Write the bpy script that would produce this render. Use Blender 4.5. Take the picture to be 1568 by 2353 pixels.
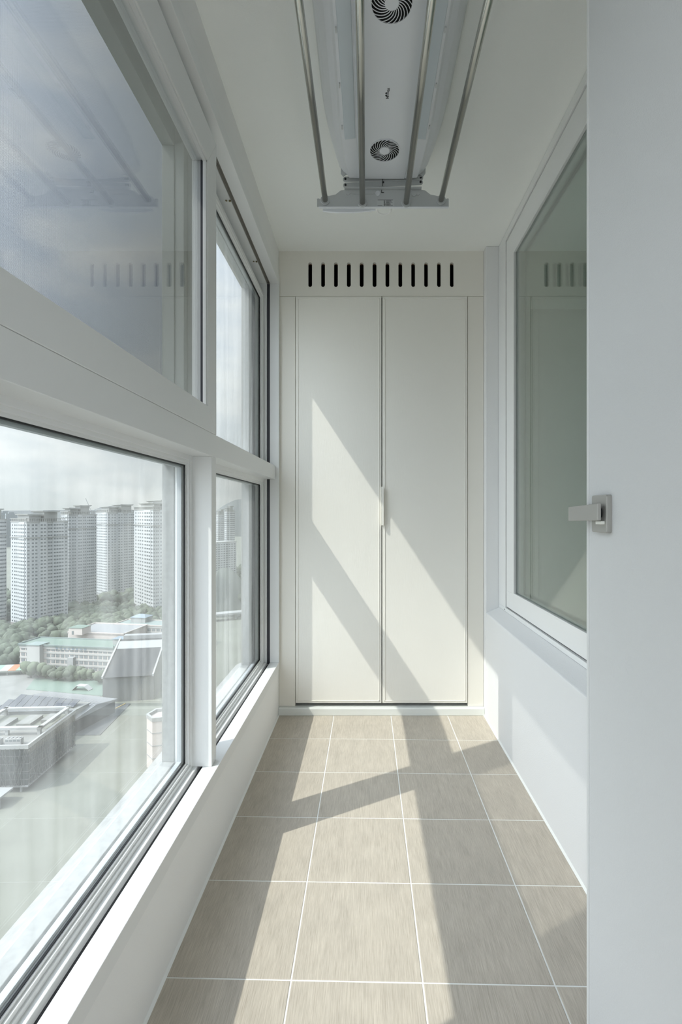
import bpy, bmesh, math, random
from mathutils import Vector, Matrix
random.seed(7)
SC = bpy.context.scene
for o in list(bpy.data.objects):
    bpy.data.objects.remove(o, do_unlink=True)
COL = SC.collection

# ------------------------------------------------------------------ camera
W, HPX, FPX = 1568.0, 2353.0, 1128.0
VX, VY = 843.0, 1178.0            # vanishing point of the corridor in the frame
H = 1.0714                        # lens height above the floor tiles
cam_d = bpy.data.cameras.new('camera')
cam_d.sensor_fit = 'HORIZONTAL'
cam_d.sensor_width = 24.0
cam_d.lens = FPX / W * 24.0
cam_d.shift_x = -(VX - W / 2) / W
cam_d.shift_y = (VY - HPX / 2) / W
cam_d.clip_start = 0.02
cam_d.clip_end = 12000
cam = bpy.data.objects.new('camera', cam_d)
cam.location = (0, 0, H)
cam.rotation_euler = (math.pi / 2, 0, 0)
COL.objects.link(cam)
SC.camera = cam

# ------------------------------------------------------------------ world, sun, exposure
def lin(c):
    c /= 255.0
    return c / 12.92 if c <= 0.04045 else ((c + 0.055) / 1.055) ** 2.4
def S(r, g, b):
    return (lin(r), lin(g), lin(b), 1.0)

world = bpy.data.worlds.new('world')
SC.world = world
world.use_nodes = True
wt = world.node_tree
wt.nodes.clear()
def wn(t, **kw):
    n = wt.nodes.new(t)
    for k, v in kw.items():
        setattr(n, k, v)
    return n
tc = wn('ShaderNodeTexCoord')
sep = wn('ShaderNodeSeparateXYZ')
wt.links.new(tc.outputs['Generated'], sep.inputs[0])
ramp = wn('ShaderNodeValToRGB')
e = ramp.color_ramp.elements
e[0].position = 0.0; e[0].color = (0.74, 0.80, 0.82, 1)
e[1].position = 1.0; e[1].color = (0.69, 0.785, 0.95, 1)
m = e.new(0.30); m.color = (0.70, 0.785, 0.91, 1)
wt.links.new(sep.outputs['Z'], ramp.inputs[0])
mp = wn('ShaderNodeMapping')
mp.inputs['Scale'].default_value = (1.0, 1.0, 2.6)
wt.links.new(tc.outputs['Generated'], mp.inputs[0])
nz = wn('ShaderNodeTexNoise')
nz.inputs['Scale'].default_value = 3.4
nz.inputs['Detail'].default_value = 7
nz.inputs['Roughness'].default_value = 0.55
wt.links.new(mp.outputs[0], nz.inputs['Vector'])
cr = wn('ShaderNodeValToRGB')
cr.color_ramp.elements[0].position = 0.46
cr.color_ramp.elements[1].position = 0.74
wt.links.new(nz.outputs['Fac'], cr.inputs[0])
mx = wn('ShaderNodeMix', data_type='RGBA')
mx.inputs[7].default_value = (1.12, 1.13, 1.12, 1)
wt.links.new(cr.outputs[0], mx.inputs[0])
wt.links.new(ramp.outputs[0], mx.inputs[6])
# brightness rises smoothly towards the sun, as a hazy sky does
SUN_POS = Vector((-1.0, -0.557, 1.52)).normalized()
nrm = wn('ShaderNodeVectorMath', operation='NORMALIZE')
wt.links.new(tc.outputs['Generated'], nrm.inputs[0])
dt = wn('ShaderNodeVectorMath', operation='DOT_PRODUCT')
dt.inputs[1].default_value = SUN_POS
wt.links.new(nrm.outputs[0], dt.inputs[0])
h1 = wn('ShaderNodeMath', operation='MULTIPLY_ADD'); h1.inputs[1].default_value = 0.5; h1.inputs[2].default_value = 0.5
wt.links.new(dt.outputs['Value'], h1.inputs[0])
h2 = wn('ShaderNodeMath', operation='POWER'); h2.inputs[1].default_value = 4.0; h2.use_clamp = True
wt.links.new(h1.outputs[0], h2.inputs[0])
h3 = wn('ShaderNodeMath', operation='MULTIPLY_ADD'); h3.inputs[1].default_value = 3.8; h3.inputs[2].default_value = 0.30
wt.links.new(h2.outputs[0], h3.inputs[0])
bg = wn('ShaderNodeBackground')
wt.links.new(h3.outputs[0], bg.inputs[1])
wt.links.new(mx.outputs[2], bg.inputs[0])
wo = wn('ShaderNodeOutputWorld')
wt.links.new(bg.outputs[0], wo.inputs[0])

SUN_DIR = Vector((1.0, 0.557, -1.52)).normalized()
sun_d = bpy.data.lights.new('sun', 'SUN')
sun_d.energy = 2.45
sun_d.angle = math.radians(0.53)
sun_d.color = (1.0, 0.965, 0.90)
sun = bpy.data.objects.new('sun', sun_d)
sun.rotation_euler = SUN_DIR.to_track_quat('-Z', 'Y').to_euler()
sun.location = (-6, -4, 12)
COL.objects.link(sun)

SC.view_settings.view_transform = 'Standard'
SC.view_settings.look = 'None'
SC.view_settings.gamma = 1.0
SC.view_settings.use_curve_mapping = False
SC.view_settings.exposure = 0.62
try:
    SC.cycles.max_bounces = 16
    SC.cycles.diffuse_bounces = 9
    SC.cycles.glossy_bounces = 6
    SC.cycles.transparent_max_bounces = 24
    SC.cycles.caustics_reflective = False
    SC.cycles.caustics_refractive = False
except Exception:
    pass

# ------------------------------------------------------------------ materials
MATS = {}
def nt(mat):
    return mat.node_tree.nodes, mat.node_tree.links
def pbsdf(name, col, rough=0.5, metal=0.0, spec=0.5, bump=None, vary=None):
    """plain principled; bump=(scale, strength, stretch xyz); vary=(scale, amount)"""
    mat = bpy.data.materials.new(name)
    mat.use_nodes = True
    n, l = nt(mat)
    b = n['Principled BSDF']
    b.inputs['Base Color'].default_value = col
    b.inputs['Roughness'].default_value = rough
    b.inputs['Metallic'].default_value = metal
    b.inputs['Specular IOR Level'].default_value = spec
    if bump or vary:
        t = n.new('ShaderNodeTexCoord')
    if bump:
        mpn = n.new('ShaderNodeMapping')
        mpn.inputs['Scale'].default_value = bump[2]
        l.new(t.outputs['Object'], mpn.inputs[0])
        x = n.new('ShaderNodeTexNoise')
        x.inputs['Scale'].default_value = bump[0]
        x.inputs['Detail'].default_value = 4
        l.new(mpn.outputs[0], x.inputs['Vector'])
        bp = n.new('ShaderNodeBump')
        bp.inputs['Strength'].default_value = bump[1]
        bp.inputs['Distance'].default_value = 0.002
        l.new(x.outputs['Fac'], bp.inputs['Height'])
        l.new(bp.outputs[0], b.inputs['Normal'])
    if vary:
        y = n.new('ShaderNodeTexNoise')
        y.inputs['Scale'].default_value = vary[0]
        y.inputs['Detail'].default_value = 5
        l.new(t.outputs['Object'], y.inputs['Vector'])
        mr = n.new('ShaderNodeMapRange')
        mr.inputs['From Min'].default_value = 0.3
        mr.inputs['From Max'].default_value = 0.7
        mr.inputs['To Min'].default_value = 1 - vary[1]
        mr.inputs['To Max'].default_value = 1 + vary[1]
        l.new(y.outputs['Fac'], mr.inputs['Value'])
        mm = n.new('ShaderNodeMix'); mm.data_type = 'RGBA'; mm.blend_type = 'MULTIPLY'
        mm.inputs[0].default_value = 1.0
        mm.inputs[6].default_value = col
        l.new(mr.outputs[0], mm.inputs[7])
        l.new(mm.outputs[2], b.inputs['Base Color'])
    return mat

ONE = (1, 1, 1)
M = {}
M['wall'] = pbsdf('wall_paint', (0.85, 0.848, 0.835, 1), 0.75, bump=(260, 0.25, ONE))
M['wall_r'] = pbsdf('wall_render', (0.735, 0.737, 0.735, 1), 0.8, bump=(260, 0.3, ONE))  # same paint, darkened: less light on the right wall put into the colour
M['ceiling'] = pbsdf('ceiling_paint', (0.89, 0.90, 0.872, 1), 0.8, bump=(300, 0.35, ONE))
M['pvc'] = pbsdf('white_pvc', (0.79, 0.795, 0.785, 1), 0.32, spec=0.4)
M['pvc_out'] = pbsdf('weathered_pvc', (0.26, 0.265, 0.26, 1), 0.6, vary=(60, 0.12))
M['groove'] = pbsdf('track_groove', S(52, 52, 58), 0.5)
M['black'] = pbsdf('black_rubber', S(22, 23, 25), 0.5)
M['dark'] = pbsdf('dark_void', S(8, 8, 8), 0.9)
M['cab'] = pbsdf('cabinet_beige', (0.83, 0.81, 0.75, 1), 0.45, spec=0.35, bump=(90, 0.25, (6, 6, 0.25)))
M['cab_frame'] = pbsdf('cabinet_frame', (0.79, 0.765, 0.70, 1), 0.5, spec=0.35)
M['cab_in'] = pbsdf('cabinet_inside', S(20, 16, 13), 0.9)
M['slot_edge'] = pbsdf('slot_raw_edge', S(100, 70, 45), 0.8)
M['plinth'] = pbsdf('plinth_grey', (0.74, 0.76, 0.73, 1), 0.35)
M['grout'] = pbsdf('grout_white', (0.82, 0.83, 0.80, 1), 0.8)
M['sealant'] = pbsdf('sealant', (0.78, 0.79, 0.77, 1), 0.5)
M['door'] = pbsdf('door_film', (0.66, 0.668, 0.668, 1), 0.6, bump=(420, 0.3, ONE))
M['door_edge'] = pbsdf('door_edge', (0.70, 0.71, 0.70, 1), 0.5)
M['nickel'] = pbsdf('satin_nickel', S(172, 171, 166), 0.5, metal=0.45)
M['nickel_side'] = pbsdf('satin_nickel_edge', S(120, 118, 110), 0.4, metal=0.8)
M['button'] = pbsdf('white_button', S(235, 235, 228), 0.4)
M['steel'] = pbsdf('stainless', S(205, 203, 196), 0.2, metal=1.0)
M['dryer'] = pbsdf('dryer_white', (0.78, 0.80, 0.83, 1), 0.3, spec=0.5)
M['dryer_side'] = pbsdf('dryer_side', (0.74, 0.76, 0.76, 1), 0.4)
M['led'] = pbsdf('led_diffuser', (0.60, 0.66, 0.70, 1), 0.25)
M['bracket'] = pbsdf('bracket_grey', (0.60, 0.62, 0.62, 1), 0.5)
M['arm'] = pbsdf('arm_grey', (0.55, 0.57, 0.57, 1), 0.45)
M['paper'] = pbsdf('sticker_paper', (0.66, 0.68, 0.68, 1), 0.5)
M['ink'] = pbsdf('ink', S(30, 32, 34), 0.6)
M['screw'] = pbsdf('screw_metal', S(150, 140, 110), 0.3, metal=1.0)
M['room'] = pbsdf('inner_room', (0.78, 0.80, 0.77, 1), 0.8)
M['concrete'] = pbsdf('outer_concrete', (0.62, 0.62, 0.60, 1), 0.9, bump=(40, 0.9, ONE), vary=(9, 0.1))

def tile_material():
    mat = bpy.data.materials.new('beige_linen_tile')
    mat.use_nodes = True
    n, l = nt(mat)
    b = n['Principled BSDF']
    b.inputs['Roughness'].default_value = 0.55
    b.inputs['Specular IOR Level'].default_value = 0.3
    t = n.new('ShaderNodeTexCoord')
    oi = n.new('ShaderNodeObjectInfo')
    off = n.new('ShaderNodeVectorMath'); off.operation = 'SCALE'
    comb = n.new('ShaderNodeCombineXYZ')
    l.new(oi.outputs['Random'], comb.inputs[0]); l.new(oi.outputs['Random'], comb.inputs[1]); l.new(oi.outputs['Random'], comb.inputs[2])
    l.new(comb.outputs[0], off.inputs[0]); off.inputs['Scale'].default_value = 37.0
    add = n.new('ShaderNodeVectorMath'); add.operation = 'ADD'
    l.new(t.outputs['Object'], add.inputs[0]); l.new(off.outputs[0], add.inputs[1])
    def noise(scale, st, det, lo, hi):
        mpn = n.new('ShaderNodeMapping'); mpn.inputs['Scale'].default_value = st
        l.new(add.outputs[0], mpn.inputs[0])
        x = n.new('ShaderNodeTexNoise'); x.inputs['Scale'].default_value = scale
        x.inputs['Detail'].default_value = det; x.inputs['Roughness'].default_value = 0.65
        l.new(mpn.outputs[0], x.inputs['Vector'])
        r = n.new('ShaderNodeMapRange'); r.inputs['From Min'].default_value = 0.33; r.inputs['From Max'].default_value = 0.67
        r.inputs['To Min'].default_value = lo; r.inputs['To Max'].default_value = hi
        l.new(x.outputs['Fac'], r.inputs['Value'])
        return x, r
    s1, r1 = noise(14, (46, 1.3, 1), 6, 0.0, 1.0)
    s2, r2 = noise(6, (4, 1.5, 1), 4, 0.0, 1.0)
    mixa = n.new('ShaderNodeMix'); mixa.data_type = 'RGBA'
    mixa.inputs[6].default_value = S(169, 160, 147); mixa.inputs[7].default_value = S(197, 189, 176)
    l.new(r1.outputs[0], mixa.inputs[0])
    mixb = n.new('ShaderNodeMix'); mixb.data_type = 'RGBA'; mixb.blend_type = 'MULTIPLY'
    mixb.inputs[0].default_value = 1.0
    r2.inputs['To Min'].default_value = 0.93; r2.inputs['To Max'].default_value = 1.05
    l.new(mixa.outputs[2], mixb.inputs[6]); l.new(r2.outputs[0], mixb.inputs[7])
    l.new(mixb.outputs[2], b.inputs['Base Color'])
    bp = n.new('ShaderNodeBump'); bp.inputs['Strength'].default_value = 0.15; bp.inputs['Distance'].default_value = 0.001
    l.new(s1.outputs['Fac'], bp.inputs['Height']); l.new(bp.outputs[0], b.inputs['Normal'])
    return mat
M['tile'] = tile_material()

def glass_material(name, tint, f0, dust, gain=1.0):
    """sheet glass: mirror by Schlick on the angle of incidence, clear otherwise, a thin film of dust"""
    mat = bpy.data.materials.new(name)
    mat.use_nodes = True
    n, l = nt(mat)
    n.clear()
    out = n.new('ShaderNodeOutputMaterial')
    lw = n.new('ShaderNodeLayerWeight'); lw.inputs['Blend'].default_value = 0.5
    p = n.new('ShaderNodeMath'); p.operation = 'POWER'; p.inputs[1].default_value = 5.0
    l.new(lw.outputs['Facing'], p.inputs[0])
    ma = n.new('ShaderNodeMath'); ma.operation = 'MULTIPLY_ADD'
    ma.inputs[1].default_value = (1 - f0) * gain; ma.inputs[2].default_value = f0 * gain
    ma.use_clamp = True
    l.new(p.outputs[0], ma.inputs[0])
    tr = n.new('ShaderNodeBsdfTransparent'); tr.inputs[0].default_value = tint
    gl = n.new('ShaderNodeBsdfGlossy'); gl.inputs['Roughness'].default_value = 0.0
    gl.inputs[0].default_value = (0.97, 0.98, 0.97, 1)
    mixg = n.new('ShaderNodeMixShader')
    l.new(ma.outputs[0], mixg.inputs[0]); l.new(tr.outputs[0], mixg.inputs[1]); l.new(gl.outputs[0], mixg.inputs[2])
    last = mixg
    if dust:
        t = n.new('ShaderNodeTexCoord')
        mpn = n.new('ShaderNodeMapping'); mpn.inputs['Scale'].default_value = (1, 9, 0.7)
        l.new(t.outputs['Object'], mpn.inputs[0])
        x = n.new('ShaderNodeTexNoise'); x.inputs['Scale'].default_value = 3.0; x.inputs['Detail'].default_value = 5
        l.new(mpn.outputs[0], x.inputs['Vector'])
        r = n.new('ShaderNodeMapRange'); r.inputs['From Min'].default_value = 0.35; r.inputs['From Max'].default_value = 0.7
        r.inputs['To Min'].default_value = dust[0]; r.inputs['To Max'].default_value = dust[1]
        l.new(x.outputs['Fac'], r.inputs['Value'])
        tl = n.new('ShaderNodeBsdfTranslucent'); tl.inputs[0].default_value = (0.86, 0.87, 0.85, 1)
        mixd = n.new('ShaderNodeMixShader')
        l.new(r.outputs[0], mixd.inputs[0]); l.new(mixg.outputs[0], mixd.inputs[1]); l.new(tl.outputs[0], mixd.inputs[2])
        last = mixd
    l.new(last.outputs[0], out.inputs[0])
    return mat
M['glass'] = glass_material('window_glass', (0.97, 0.985, 0.975, 1), 0.045, (0.018, 0.075), 0.95)
M['glass_up'] = glass_material('upper_glass', (0.97, 0.985, 0.98, 1), 0.05, None, 1.25)
M['glass_room'] = glass_material('room_glass', (0.93, 0.96, 0.945, 1), 0.05, None, 1.2)

SCREEN_OPEN = 0.52                # share of the mesh that is open, seen square on
def screen_material():
    mat = bpy.data.materials.new('insect_mesh')
    mat.use_nodes = True
    n, l = nt(mat)
    n.clear()
    out = n.new('ShaderNodeOutputMaterial')
    t = n.new('ShaderNodeTexCoord')
    sp = n.new('ShaderNodeSeparateXYZ'); l.new(t.outputs['Object'], sp.inputs[0])
    def wave(sock):
        a = n.new('ShaderNodeMath'); a.operation = 'MULTIPLY'; a.inputs[1].default_value = 2 * math.pi / 0.0026
        l.new(sock, a.inputs[0])
        s = n.new('ShaderNodeMath'); s.operation = 'SINE'; l.new(a.outputs[0], s.inputs[0])
        return s
    a, b = wave(sp.outputs['Y']), wave(sp.outputs['Z'])
    ad = n.new('ShaderNodeMath'); ad.operation = 'ADD'
    l.new(a.outputs[0], ad.inputs[0]); l.new(b.outputs[0], ad.inputs[1])
    # round wires close up as the mesh is seen more from the side
    lw = n.new('ShaderNodeLayerWeight'); lw.inputs['Blend'].default_value = 0.5
    co = n.new('ShaderNodeMath'); co.operation = 'SUBTRACT'; co.inputs[0].default_value = 1.0
    l.new(lw.outputs['Facing'], co.inputs[1])
    iv = n.new('ShaderNodeMath'); iv.operation = 'DIVIDE'; iv.inputs[0].default_value = 1.0
    l.new(co.outputs[0], iv.inputs[1])
    pw = n.new('ShaderNodeMath'); pw.operation = 'POWER'; pw.inputs[0].default_value = SCREEN_OPEN
    l.new(iv.outputs[0], pw.inputs[1])
    om = n.new('ShaderNodeMath'); om.operation = 'SUBTRACT'; om.inputs[0].default_value = 1.0
    l.new(pw.outputs[0], om.inputs[1])
    mxn = n.new('ShaderNodeMath'); mxn.operation = 'MULTIPLY_ADD'; mxn.inputs[1].default_value = 0.06; mxn.use_clamp = True
    l.new(ad.outputs[0], mxn.inputs[0]); l.new(om.outputs[0], mxn.inputs[2])
    tr = n.new('ShaderNodeBsdfTransparent')
    df = n.new('ShaderNodeBsdfDiffuse'); df.inputs[0].default_value = S(95, 98, 104)
    ms = n.new('ShaderNodeMixShader')
    l.new(mxn.outputs[0], ms.inputs[0]); l.new(tr.outputs[0], ms.inputs[1]); l.new(df.outputs[0], ms.inputs[2])
    l.new(ms.outputs[0], out.inputs[0])
    return mat
M['mesh'] = screen_material()

# ------------------------------------------------------------------ mesh helpers
class MB:
    def __init__(s):
        s.v, s.f, s.mi = [], [], []
        s.cur = 0
    def quad(s, a, b, c, d):
        i = len(s.v); s.v += [tuple(a), tuple(b), tuple(c), tuple(d)]
        s.f.append((i, i + 1, i + 2, i + 3)); s.mi.append(s.cur)
    def box(s, x0, x1, y0, y1, z0, z1, T=None):
        x0, x1 = sorted((x0, x1)); y0, y1 = sorted((y0, y1)); z0, z1 = sorted((z0, z1))
        p = [(x0, y0, z0), (x1, y0, z0), (x1, y1, z0), (x0, y1, z0), (x0, y0, z1), (x1, y0, z1), (x1, y1, z1), (x0, y1, z1)]
        if T is not None:
            p = [tuple(T @ Vector(q)) for q in p]
        i = len(s.v); s.v += p
        for f in ((3, 2, 1, 0), (4, 5, 6, 7), (0, 1, 5, 4), (1, 2, 6, 5), (2, 3, 7, 6), (3, 0, 4, 7)):
            s.f.append(tuple(i + k for k in f)); s.mi.append(s.cur)
        return s
    def prism(s, poly, a0, a1, axis='y', T=None):
        """poly = list of 2-D points; extruded along axis between a0 and a1"""
        def P(u, w, a):
            q = {'y': (u, a, w), 'x': (a, u, w), 'z': (u, w, a)}[axis]
            return tuple(T @ Vector(q)) if T is not None else q
        i = len(s.v); k = len(poly)
        s.v += [P(u, w, a0) for u, w in poly] + [P(u, w, a1) for u, w in poly]
        s.f.append(tuple(range(i + k - 1, i - 1, -1))); s.mi.append(s.cur)
        s.f.append(tuple(range(i + k, i + 2 * k))); s.mi.append(s.cur)
        for j in range(k):
            jj = (j + 1) % k
            s.f.append((i + j, i + jj, i + k + jj, i + k + j)); s.mi.append(s.cur)
        return s
    def cyl(s, p0, p1, r, seg=20, r1=None):
        p0, p1 = Vector(p0), Vector(p1); d = (p1 - p0).normalized()
        u = d.orthogonal().normalized(); w = d.cross(u)
        r1 = r if r1 is None else r1
        i = len(s.v)
        for p, rr in ((p0, r), (p1, r1)):
            for k in range(seg):
                a = 2 * math.pi * k / seg
                s.v.append(tuple(p + (u * math.cos(a) + w * math.sin(a)) * rr))
        s.f.append(tuple(range(i + seg - 1, i - 1, -1))); s.mi.append(s.cur)
        s.f.append(tuple(range(i + seg, i + 2 * seg))); s.mi.append(s.cur)
        for k in range(seg):
            kk = (k + 1) % seg
            s.f.append((i + k, i + kk, i + seg + kk, i + seg + k)); s.mi.append(s.cur)
        return s
    def mesh(s, name, mats):
        me = bpy.data.meshes.new(name)
        me.from_pydata(s.v, [], s.f)
        for m_ in (mats if isinstance(mats, (list, tuple)) else [mats]):
            me.materials.append(m_)
        if any(s.mi):
            me.polygons.foreach_set('material_index', s.mi)
        bm = bmesh.new(); bm.from_mesh(me)
        bmesh.ops.recalc_face_normals(bm, faces=bm.faces[:])
        bm.to_mesh(me); bm.free()
        return me
    def build(s, name, mats, parent=None, bevel=0, seg=2, smooth=False, loc=None):
        o = bpy.data.objects.new(name, s.mesh(name, mats))
        COL.objects.link(o)
        if parent is not None:
            o.parent = parent
        if loc is not None:
            o.location = loc
        if bevel:
            b = o.modifiers.new('bevel', 'BEVEL')
            b.width = bevel; b.segments = seg; b.limit_method = 'ANGLE'; b.angle_limit = math.radians(40)
            b.harden_normals = False
        if smooth:
            o.data.polygons.foreach_set('use_smooth', [True] * len(o.data.polygons))
        return o

def tag(o, label=None, cat=None, group=None, kind=None):
    if label: o['label'] = label
    if cat: o['category'] = cat
    if group: o['group'] = group
    if kind: o['kind'] = kind
    return o
def empty(name, loc=(0, 0, 0), rz=0.0):
    o = bpy.data.objects.new(name, None)
    o.location = loc; o.rotation_euler = (0, 0, rz)
    o.empty_display_size = 0.1
    COL.objects.link(o)
    return o
def child_at(o, parent):
    o.parent = parent
    return o
def arc(cx, cy, r, a0, a1, n):
    return [(cx + r * math.cos(a0 + (a1 - a0) * k / n), cy + r * math.sin(a0 + (a1 - a0) * k / n)) for k in range(n + 1)]
def rrect(x0, x1, y0, y1, r, n=5):
    p = []
    for cx, cy, a in ((x1 - r, y1 - r, 0), (x0 + r, y1 - r, 90), (x0 + r, y0 + r, 180), (x1 - r, y0 + r, 270)):
        p += arc(cx, cy, r, math.radians(a), math.radians(a + 90), n)
    return p

# ------------------------------------------------------------------ room shell
XL, XR, YB, YN, ZC = -0.467, 0.623, 2.613, -1.9, 2.464
# openings in the left wall (frames included)
W1A, W1B, WZ0, WZ1 = 0.524, 2.605, 0.238, 2.331
W3A, W3B = -1.75, 0.02  # unseen opening behind the camera, added for fill daylight

def struct(name, mb, mat, bevel=0, label=None):
    o = mb.build(name, mat, None, bevel)
    o['kind'] = 'structure'
    if label: o['label'] = label
    return o
XO = -0.665                       # outer face of the outside wall
b = MB()
b.box(XO, XL, YN, YB + .7, -0.10, WZ0)
b.box(XO, XL, YN, YB + .7, WZ1, ZC + .0)
for y0, y1 in ((YN, W3A), (W3B, W1A), (W1B, YB + .7)):
    b.box(XO, XL, y0, y1, WZ0, WZ1)
struct('wall_left', b, M['wall'], label='white painted parapet wall under and around the balcony window')
b = MB().box(XO - .03, XR + .9, YN - .1, YB + .75, ZC, ZC + .12)
struct('ceiling', b, M['ceiling'], label='matt off white balcony ceiling')
# right wall: low wall, far pier, recess lining, with a sloped sill
R0 = 2.565                        # far end of the recess
XG = 0.691                        # face of the recessed window frame
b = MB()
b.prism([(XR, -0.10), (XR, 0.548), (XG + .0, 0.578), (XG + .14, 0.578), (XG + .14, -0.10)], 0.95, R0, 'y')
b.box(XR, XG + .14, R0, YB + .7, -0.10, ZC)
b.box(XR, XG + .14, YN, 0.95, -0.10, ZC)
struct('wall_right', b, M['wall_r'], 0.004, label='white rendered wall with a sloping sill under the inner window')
EX0, EX1, EZ0, EZ1 = -0.40, 0.57, 0.20, 2.36  # opening added in the unseen end wall to bring in fill light
b = MB()
b.box(XO, EX0, YN - .1, YN, -0.10, ZC); b.box(EX1, XR + .14, YN - .1, YN, -0.10, ZC)
b.box(EX0, EX1, YN - .1, YN, -0.10, EZ0); b.box(EX0, EX1, YN - .1, YN, EZ1, ZC)
struct('wall_near', b, M['wall'], label='white end wall behind the viewpoint with a tall window')
b = MB()
for x0, x1, z0, z1 in ((EX0, EX0 + .05, EZ0, EZ1), (EX1 - .05, EX1, EZ0, EZ1), (EX0 + .05, EX1 - .05, EZ0, EZ0 + .05), (EX0 + .05, EX1 - .05, EZ1 - .05, EZ1)):
    b.box(x0, x1, YN - .08, YN - .02, z0, z1)
struct('window_4', b, M['pvc'], 0.002, label='tall white framed end window behind the viewpoint')  # frame of the added end opening, out of view, there for frontal fill
b = MB().box(XO, XR + .14, YB + .62, YB + .7, -0.10, ZC)
struct('wall_back', b, M['wall'])
# strip of sealant along the floor edges
b = MB(); b.prism([(XL, 0), (XL + .006, 0), (XL, .006)], YN, YB, 'y'); struct('trim_1', b, M['sealant'])
b = MB(); b.prism([(XR, 0), (XR - .006, 0), (XR, .006)], YN, YB, 'y'); struct('trim_2', b, M['sealant'])

# ------------------------------------------------------------------ floor with tiles
fl = MB().box(XO, XR + .14, YN - .1, YB + .6, -0.12, -0.0015).build('floor', M['grout'])
tag(fl, 'beige linen textured floor tiles with white joints', kind='structure')
SK = -0.022                       # the rows run slightly off square
gx = [XL, -0.1733, 0.1279, 0.4275, XR]
G = 0.0019
rows = [YB + .02] + [2.324 - 0.3005 * k for k in range(0, 14)]
tile_mesh = {}
for r in range(len(rows) - 1):
    y1, y0 = rows[r], rows[r + 1]
    for c in range(4):
        x0, x1 = gx[c] + (G if c else 0), gx[c + 1] - (G if c < 3 else 0)
        xc, yc = (x0 + x1) / 2, (y0 + y1) / 2 + SK * (x0 + x1) / 2
        key = (c, r == 0)
        if key not in tile_mesh:
            hx, hy = (x1 - x0) / 2, (y1 - y0) / 2 - G
            q = [(-hx, -hy - SK * hx), (hx, -hy + SK * hx), (hx, hy + SK * hx), (-hx, hy - SK * hx)]
            e_ = 0.0012
            qi = [(u * (1 - e_ / hx), w * (1 - e_ / hy)) for u, w in q]
            mb = MB(); i = 0
            mb.v = [(u, w, -0.006) for u, w in q] + [(u, w, -0.0008) for u, w in q] + [(u, w, 0.0) for u, w in qi]
            for k in range(4):
                kk = (k + 1) % 4
                mb.f += [(k, kk, 4 + kk, 4 + k), (4 + k, 4 + kk, 8 + kk, 8 + k)]
            mb.f += [(8, 9, 10, 11), (3, 2, 1, 0)]
            mb.mi = [0] * len(mb.f)
            tile_mesh[key] = mb.mesh('tile', M['tile'])
        t = bpy.data.objects.new('tile', tile_mesh[key])
        t.location = (xc, yc, random.uniform(-0.0003, 0.0))
        t.parent = fl
        COL.objects.link(t)

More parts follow.
